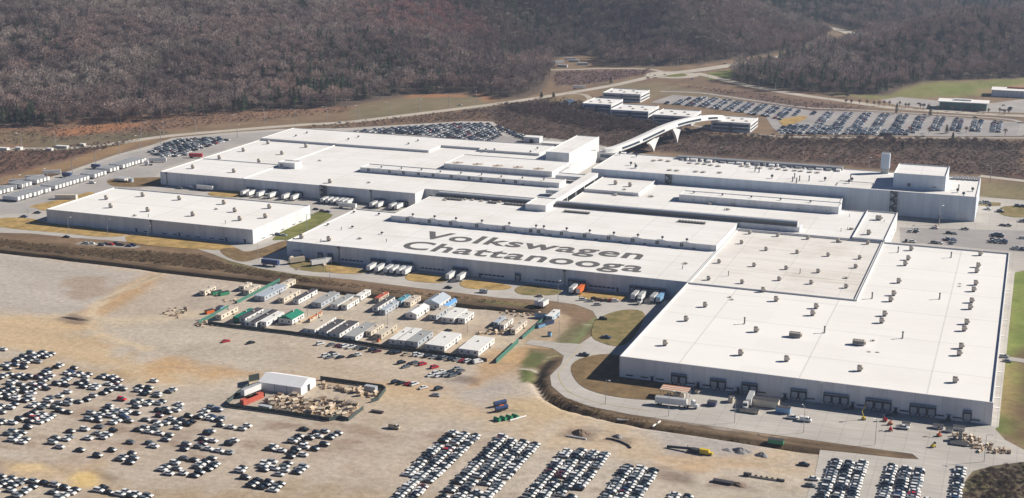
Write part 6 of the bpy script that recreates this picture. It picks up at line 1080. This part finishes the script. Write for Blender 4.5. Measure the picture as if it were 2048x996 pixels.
fence([za(90,535),za(385,380)], 'green screened fence sloping past the lower cream hut', 2.0, green=True); fence([za(470,335),za(895,112)], 'green screened fence sloping along the silver-roofed hut', 2.0, green=True); fence([zb(1420,590),zb(1700,345)], 'green screened gate fence by the blue skips', 2.0, green=True); fence([zb(1160,830),zb(1380,625)], 'green screened gate fence by the access road', 2.5, green=True)
fence([za(180,540),za(560,590),za(1000,640),za(1480,705),za(1990,790),zb(360,715),zb(700,765),zb(1065,815)], 'long grey-green fence below the lower row of huts', 1.9, (.17,.20,.18)); 
WOOD = [mat('fresh_timber', (.66,.49,.32), .8, 0, .15, 1.5), mat('pale_pallet_wood', (.60,.50,.38), .8, 0, .15, 1.5), mat('weathered_timber', (.24,.17,.12), .85, 0, .2, 1.5), mat('cardboard', (.47,.33,.21), .85, 0, .1)]
def mk_pile(v):
    r = random.Random(v*13+1); m = MB(); z = 0
    for k in range(r.randint(2, 5)):
        w_ = r.uniform(.6, 1.5); d_ = r.uniform(.4, .9); h_ = r.uniform(.15, .45); ox = r.uniform(-.2,.2); m.box(-w_+ox, w_+ox, -d_, d_, z, z+h_, r.choice([0,0,1,3])); m.box(-w_+ox+.1, w_+ox-.1, -d_+.1, d_-.1, z+h_, z+h_+.1, 2); z += h_+.1
    if v % 2: m.v += [(-1.1,-.7,z),(1.1,-.7,z+.02),(1.0,.4,z+.5),(-1.0,.4,z+.5)]; q = len(m.v)-4; m.f.append((q,q+1,q+2,q+3)); m.m.append(1); m.face([(-1.1,-.7,z),(-1.0,.4,z+.5),(-1.0,.4,z)], 2); m.face([(1.1,-.7,z),(1.0,.4,z),(1.0,.4,z+.5)], 2)
    o = thing('timber_stack', 'x', 'timber stack'); m.build('timber', WOOD, o); return o
PILES = {}
def pile(x, y, label, group, v=None, s=1.0, zone=''): v = R1_.randint(0, 6) if v is None else v; q_ = R1_.uniform(.8, 1.25); sc = q_*s; lb = ('large ' if q_ > 1.02 else 'small ')+('slant-topped ' if v % 2 else 'flat-topped ')+label+zone; return proto_copy(PILES, v, lambda: mk_pile(v), (x, y, zpave(x, y)), R1_.uniform(-.5, 1.6), lb, lb, (sc, sc, sc))
def piles(px, n, label, group, mind=2.6, s=1.0):
    pts = PL(px); xs = [p[0] for p in pts]; ys = [p[1] for p in pts]; got = []; tries = 0
    while len(got) < n and tries < n*60:
        tries += 1; x = R1_.uniform(min(xs), max(xs)); y = R1_.uniform(min(ys), max(ys))
        if bool(inside(np.array([x]), np.array([y]), pts)[0]) and all(math.hypot(x-a, y-b__) > mind for a, b__ in got): got.append((x, y)); tx = (x-min(xs))/(max(xs)-min(xs)); ty = (y-min(ys))/(max(ys)-min(ys)); pile(x, y, label, group, None, s, (', '+('west' if tx < .25 else 'west-centre' if tx < .5 else 'east-centre' if tx < .75 else 'east')+' '+('far' if ty > .5 else 'near')+' part') if n > 6 else '')
piles(zc([(440,350),(520,305),(700,330),(1040,365),(1050,420),(990,470),(830,460),(640,425),(480,390)]), 150, 'timber stack crowding the fenced yard', 'timber stacks crowding the fenced yard', 1.75, 1.05)
piles(zc([(820,225),(930,240),(930,270),(830,262)]), 7, 'stack beside the tent doorway', 'stacks beside the tent', 2.4, .7); piles(zc([(940,245),(1080,270),(1060,300),(950,275)]), 5, 'timber stack along the far yard fence', 'stacks along the far yard fence', 2.6, 1.1); piles(zc([(1080,300),(1200,300),(1180,325),(1090,320)]), 4, 'timber stack in the yard corner by the grey-blue container', 'stacks in the yard corner', 2.6, .9)
piles([(1925,880),(1950,876),(1975,890),(2022,900),(2018,908),(1960,906)], 34, 'scrap stack in the heap beside the lawn', 'scrap stacks at the yard end', 1.7, .75); piles([(1900,868),(1945,870),(1940,880),(1910,878)], 5, 'scrap stack beside the lawn corner', 'small scrap stacks', 2, .6)
piles([za(0,580),za(240,560),za(230,500),za(90,490)], 14, 'scrap stack outside the lower green fence', 'scrap outside the green fence', 2, .7); piles([zb(980,540),zb(1260,560),zb(1330,450),zb(1180,400),zb(1060,470)], 20, 'stack in the cluttered cluster beside the gate fence', 'stacks in the cluttered cluster', 2.2, .9); piles([zb(1170,325),zb(1290,320),zb(1420,330),zb(1600,345),zb(1400,375),zb(1310,350)], 16, 'stack along the ditch side of the huts', 'stacks by the ditch', 2.5, .7)
piles([(320,628),(345,614),(378,620),(355,640)], 16, 'scrap stack on the open gravel', 'scrap on the open gravel', 2.2, .7); piles([za(780,470),za(830,470),za(1120,490),za(1060,560)], 10, 'stack beside the green canopy', 'stacks by the green canopy', 2.2, .8); piles([za(340,300),za(470,300),za(470,330),za(340,320)], 5, 'stack at the end of the upper green fence', 'stacks by the upper fence', 2, .7); piles([za(1400,240),za(1450,230),za(1460,290),za(1410,300)], 5, 'brown stack behind the grey-roofed hut', 'stacks behind the hut', 2, .7)
piles([(290,632),(330,640),(350,650),(300,640)], 0, '', ''); piles([(572,520),(660,522),(655,540),(590,540)], 7, 'stack on the grass by the corner docks', 'stacks by the corner docks', 3.2, 1.0)
for k, (a_, b__) in enumerate(((365,340),(335,352))): x, y = P(*zc([(a_, b__)])[0]); bo = thing('shipping_container', ['red container in the corner of the timber yard, inner one','red container in the corner of the timber yard, outer one'][k], 'container', (x, y, gz(x, y)), 1.33); m = MB(); m.box(-5,5,-1.2,1.2,.1,2.7); m.build('box', RCOL['red'], bo); m = MB(); m.box(6.01,6.06,-1.1,1.1,.2,2.6); m.build('door', CHAS, bo)
x, y = P(*zc([(345,300)])[0]); trailer(x, y, 1.33, 'white trailer parked beside the tent in the timber yard', None, 'w', 11.0); x, y = P(*zc([(1150,275)])[0]); bo = thing('shipping_container', 'grey-blue container at the far fence of the timber yard', 'container', (x, y, gz(x, y)), -.05); m = MB(); m.box(-3,3,-1.2,1.2,.1,2.6); m.build('box', WCOL['grey'], bo); m = MB(); m.box(-3.06,-3.01,-1.1,1.1,.2,2.5); m.build('door', CHAS, bo)
x, y = P(*zc([(440,395)])[0]); bo = thing('shipping_container', 'low grey box at the near fence of the timber yard', 'container', (x, y, gz(x, y)), -.05); MB().box(-3,3,-1.1,1.1,.1,1.6).build('box', WCOL['grey'], bo)
for px, py, w_, d_, lb in ((445,357,14,7,'x'),): pass
x, y = P(246,363); bo = thing('gas_tank', 'pair of pale storage tanks on the brown lawn beside the trailers', 'tank', (x, y, .17)); 
for k in range(3): m = MB(); m.tube([(-6,k*2.6-2,1.9),(4,k*2.6-2,1.9)], 1.2, 10); m.build('tank', WCOL['white'], bo)
m = MB(); m.cyl(8,0,0,3.2,2,12); m.build('vessel', WCOL['grey'], bo)
x, y = P(133,398); bo = thing('utility_block', 'low pale utility block beside the corner of the detached warehouse', 'utility block', (x, y, .2), .35); MB().box(-8,8,-2,2,0,3).build('wall', WCOL['white'], bo); MB().box(-8.2,8.2,-2.2,2.2,3,3.3).build('roof', RCOL['tan'], bo)
for k, (px, py) in enumerate([(594,527),(637,531),(648,529)]): x, y = P(px, py); trailer(x, y, .9, ['cream trailer on the grass near the hall corner','cream trailer beside the scrap stacks at the corner docks','second cream trailer beside the scrap stacks at the corner docks'][k], None, 't' if k == 0 else 'w', 10.0)
x, y = P(541,532); trailer(x, y, -.04, 'dark blue flat trailer on the road by the shaded corner', None, 'd', 12.0)
for k, (px, py) in enumerate([(1078,612),(1088,614)]): x, y = P(px, py); trailer(x, y, 1.45, ['white box trailer across the ditch','second white box trailer across the ditch'][k]+' beside the tall lamp', None, 'w', 7.0)
# ---------------------------------------------------------------- lamps
def mk_lamp():
    o = thing('street_lamp', 'x', 'street lamp'); m = MB(); m.cyl(0,0,0,12,.16,6,0,.09); m.tube([(0,0,11.8),(.9,0,12.3),(2.0,0,12.4)], .07, 5); m.build('pole', STEEL, o); m = MB(); m.box(1.7,2.7,-.2,.2,12.25,12.5); m.build('lamp_head', COPE, o); return o
LP_ = {}
def lamp(px, py, label, group=None, h=12): x, y = P(px, py); return proto_copy(LP_, 'l', mk_lamp, (x, y, max(0, gz(x, y))), R1_.uniform(0, 6), label, group, (1.9 if y > 780 else 1.0, 1.9 if y > 780 else 1.0, h/12))
for k, (px, py) in enumerate([(1211,809),(1337,833),(1469,846),(1607,866),(1750,890)]): lamp(px, py, 'lamp post '+['on the bend below the brown lawn','beside the curtain-sided trailer','below the cream container','below the white van','below the row of lifts'][k], 'lamps along the concrete yard')
for k, (px, py) in enumerate([(58,452),(138,470),(216,474),(297,487),(517,522),(614,462),(1116,604),(1118,684),(1968,924)]): lamp(px, py, 'lamp post '+['at the trailer yard corner','second along the golden verge','third along the golden verge','at the second golden verge','on the brown lawn corner','on the green lawn beside the warehouse end','by the two trailers across the ditch','on the inner side of the access bend','beside the thicket road'][k])
for ii, (px, py) in enumerate([(44,296),(112,294),(283,274),(328,272),(393,266),(460,259),(530,250),(592,247),(655,241),(718,238),(780,231),(840,224),(898,215),(953,208)]): lamp(px, py, ordinal(ii)+' '+'thin lamp post along the pale road at the foot of the wooded hill', 'lamps along the hill road', 14)
for ii, (px, py) in enumerate([(8,392),(48,381),(95,368),(145,349),(192,331),(240,311),(281,299),(322,288),(475,276)]): lamp(px, py, ordinal(ii)+' '+'thin lamp post along the verge of the trailer yard', 'lamps along the trailer yard', 13)
for ii, (px, py) in enumerate([(1160,176),(1209,170),(1250,162),(1300,152),(1356,142),(1415,166),(1517,180),(1550,188)]): lamp(px, py, ordinal(ii)+' '+'thin lamp post around the far roundabout', 'lamps at the roundabout', 13)
for ii, (px, py) in enumerate([(1417,197),(1464,205),(1514,214),(1573,226),(1662,232),(1730,236),(1800,240),(1873,246),(1945,256)]): lamp(px, py, ordinal(ii)+' '+'thin lamp post in the big staff car park', 'lamps in the staff car park', 12)
for ii, (px, py) in enumerate([(1605,337),(1658,340),(1737,345),(1431,325),(1980,365),(1878,450),(1943,396)]): lamp(px, py, ordinal(ii)+' '+'thin lamp post beside the tall paint hall', 'lamps by the paint hall', 13)
for ii, (px, py) in enumerate([(615,633),(776,657),(935,665),(434,597),(660,560)]): lamp(px, py, ordinal(ii)+' '+'thin dark post among the site huts', 'posts among the huts', 9)
# ---------------------------------------------------------------- single trees
def mk_tree(seed, kind, H):
    o = thing('tree' if kind != 'pine' else 'pine_tree', 'x', 'tree'); src = pine_mesh(seed, H, 2.6) if kind == 'pine' else bare_tree_mesh(seed, H, H*.28, 260, .3, H*.12)
    for mi, nm in ((0, 'trunk'), (1, 'crown')):
        m = MB(); mp = {}
        for f_, q in zip(src.f, src.m):
            if q != mi: continue
            ix = []
            for i in f_:
                if i not in mp: mp[i] = len(m.v); m.v.append(src.v[i])
                ix.append(mp[i])
            m.f.append(tuple(ix)); m.m.append(0)
        mm = mat('bark_brown', (.16,.125,.10), .9) if nm == 'trunk' else {'pine': mat('evergreen_needles', (.035,.055,.028), .9, 0, .3, .6), 'rust': mat('rusty_leaves', (.34,.13,.07), .9, 0, .2, .6), 'bare': mat('grey_twigs', (.17,.135,.12), .9, 0, .2, .6)}[kind]
        m.build(nm, mm, o)
    return o
TREES = {}
def tree(px, py, kind, H, label, g=None): x, y = P(px, py); return proto_copy(TREES, (kind, H), lambda: mk_tree(int(px), kind, H), (x, y, gz(x, y)-.1), R1_.uniform(0, 6), label, g)
for px, py, k_, H, lb in [(1819,266,'rust',7,'rusty-leaved tree in the staff car park, the one farthest west'),(1858,267,'rust',7,'x'),(1932,266,'rust',7,'x'),(1893,267,'pine',9,'dark green bushy tree beside the staff car park drive'),(1793,228,'pine',12,'lone dark evergreen beside the road past the car park'),(1860,233,'pine',10,'dark round tree beside the road near the green-glass building'),(1695,195,'pine',13,'evergreen standing out before the wooded knoll'),(1222,168,'pine',10,'dark evergreen beside the far road lamp'),(1281,200,'pine',9,'dark tree in front of the farthest office'),(1475,155,'pine',14,'tall evergreen at the tip of the wooded knoll'),(1083,196,'pine',7,'small evergreen by the pond'),(1107,196,'pine',7,'x'),(1905,285,'pine',10,'dark evergreen in the brush behind the exhaust tower'),(1805,300,'pine',9,'x'),(1664,196,'rust',4,'x'),(1962,345,'bare',9,'bare tree behind the far corner of the paint hall'),(2010,272,'bare',8,'bare tree at the end of the staff car park')]:
    if lb == 'x': lb = {1858: 'rusty-leaved tree by the bus in the staff car park', 1932: 'rusty-leaved tree between car rows in the staff car park', 1107: 'second small evergreen by the pond', 1805: 'evergreen bush in the brush before the exhaust tower', 1664: 'small rust-coloured bush beside the road'}[px]
    tree(px, py, k_, H, lb)
for k in range(26): t = k/25; tree(1690+t*330+R1_.uniform(-6,6), 207+t*22+R1_.uniform(-2,2), 'bare', 6, ordinal(k)+' small bare street tree along the road past the car park', 'street trees along the far road')
for k in range(16): t = k/15; tree(1120+t*190, 230+t*28+R1_.uniform(-3,3), 'bare', 9, ordinal(k)+' pale bare young tree in the brush below the offices', 'young trees below the offices')
bo = thing('bus', 'dark coach parked at the edge of the staff car park', 'bus', (*P(1772,272), .2)); MB().box(-6,6,-1.3,1.3,.4,3.3,tx=.2).build('body', PAINT['grey'], bo); MB().box(-5.7,5.7,-1.33,1.33,1.7,2.7).build('window_band', GLASS, bo); add_wheels(bo, (-4, 3.6), 1.1, 1.4)
# white works vehicles and sheds strung out beside the far road
for k, (px, py, w_) in enumerate([(8,300,9),(38,299,6),(125,296,12),(100,301,6),(165,292,5)]): x, y = P(px, py); bo = thing('storage_box', ['white storage box at the edge of the works strip','white storage box second along the works strip','long white storage tent on the works strip','small white box below the long storage tent','small white box past the long storage tent'][k], 'box', (x, y, .1), .1); MB().box(-w_/2,w_/2,-2,2,0,2).build('wall', WCOL['white'], bo); MB().box(-w_/2-.2,w_/2+.2,-2.2,2.2,2,2.2).build('roof', RCOL['white'], bo)
for k, (px, py) in enumerate([(1125,134),(1148,124),(1165,130),(1140,120),(1118,126)]): x, y = P(px, py); bo = thing('storage_box', 'pale box in the woodland clearing beside the side road', 'box', (x, y, gz(x, y)), .2*k, 'boxes in the clearing'); MB().box(-7,7,-2,2,0,3).build('wall', WCOL['grey'], bo)
# ---------------------------------------------------------------- the air: one closed box of thin haze
hz = MB().box(-7000, 7000, -1500, 8000, -6, 262).build('haze', bpy.data.materials.new('thin_haze')); hz['kind'] = 'stuff'; hm = hz.data.materials[0]; hm.use_nodes = True; n = hm.node_tree; n.nodes.remove(n.nodes['Principled BSDF']); pv = n.nodes.new('ShaderNodeVolumePrincipled'); pv.inputs['Color'].default_value = (.66,.78,1,1); pv.inputs['Density'].default_value = .00007; pv.inputs['Anisotropy'].default_value = .2
n.links.new(pv.outputs[0], n.nodes['Material Output'].inputs['Volume'])
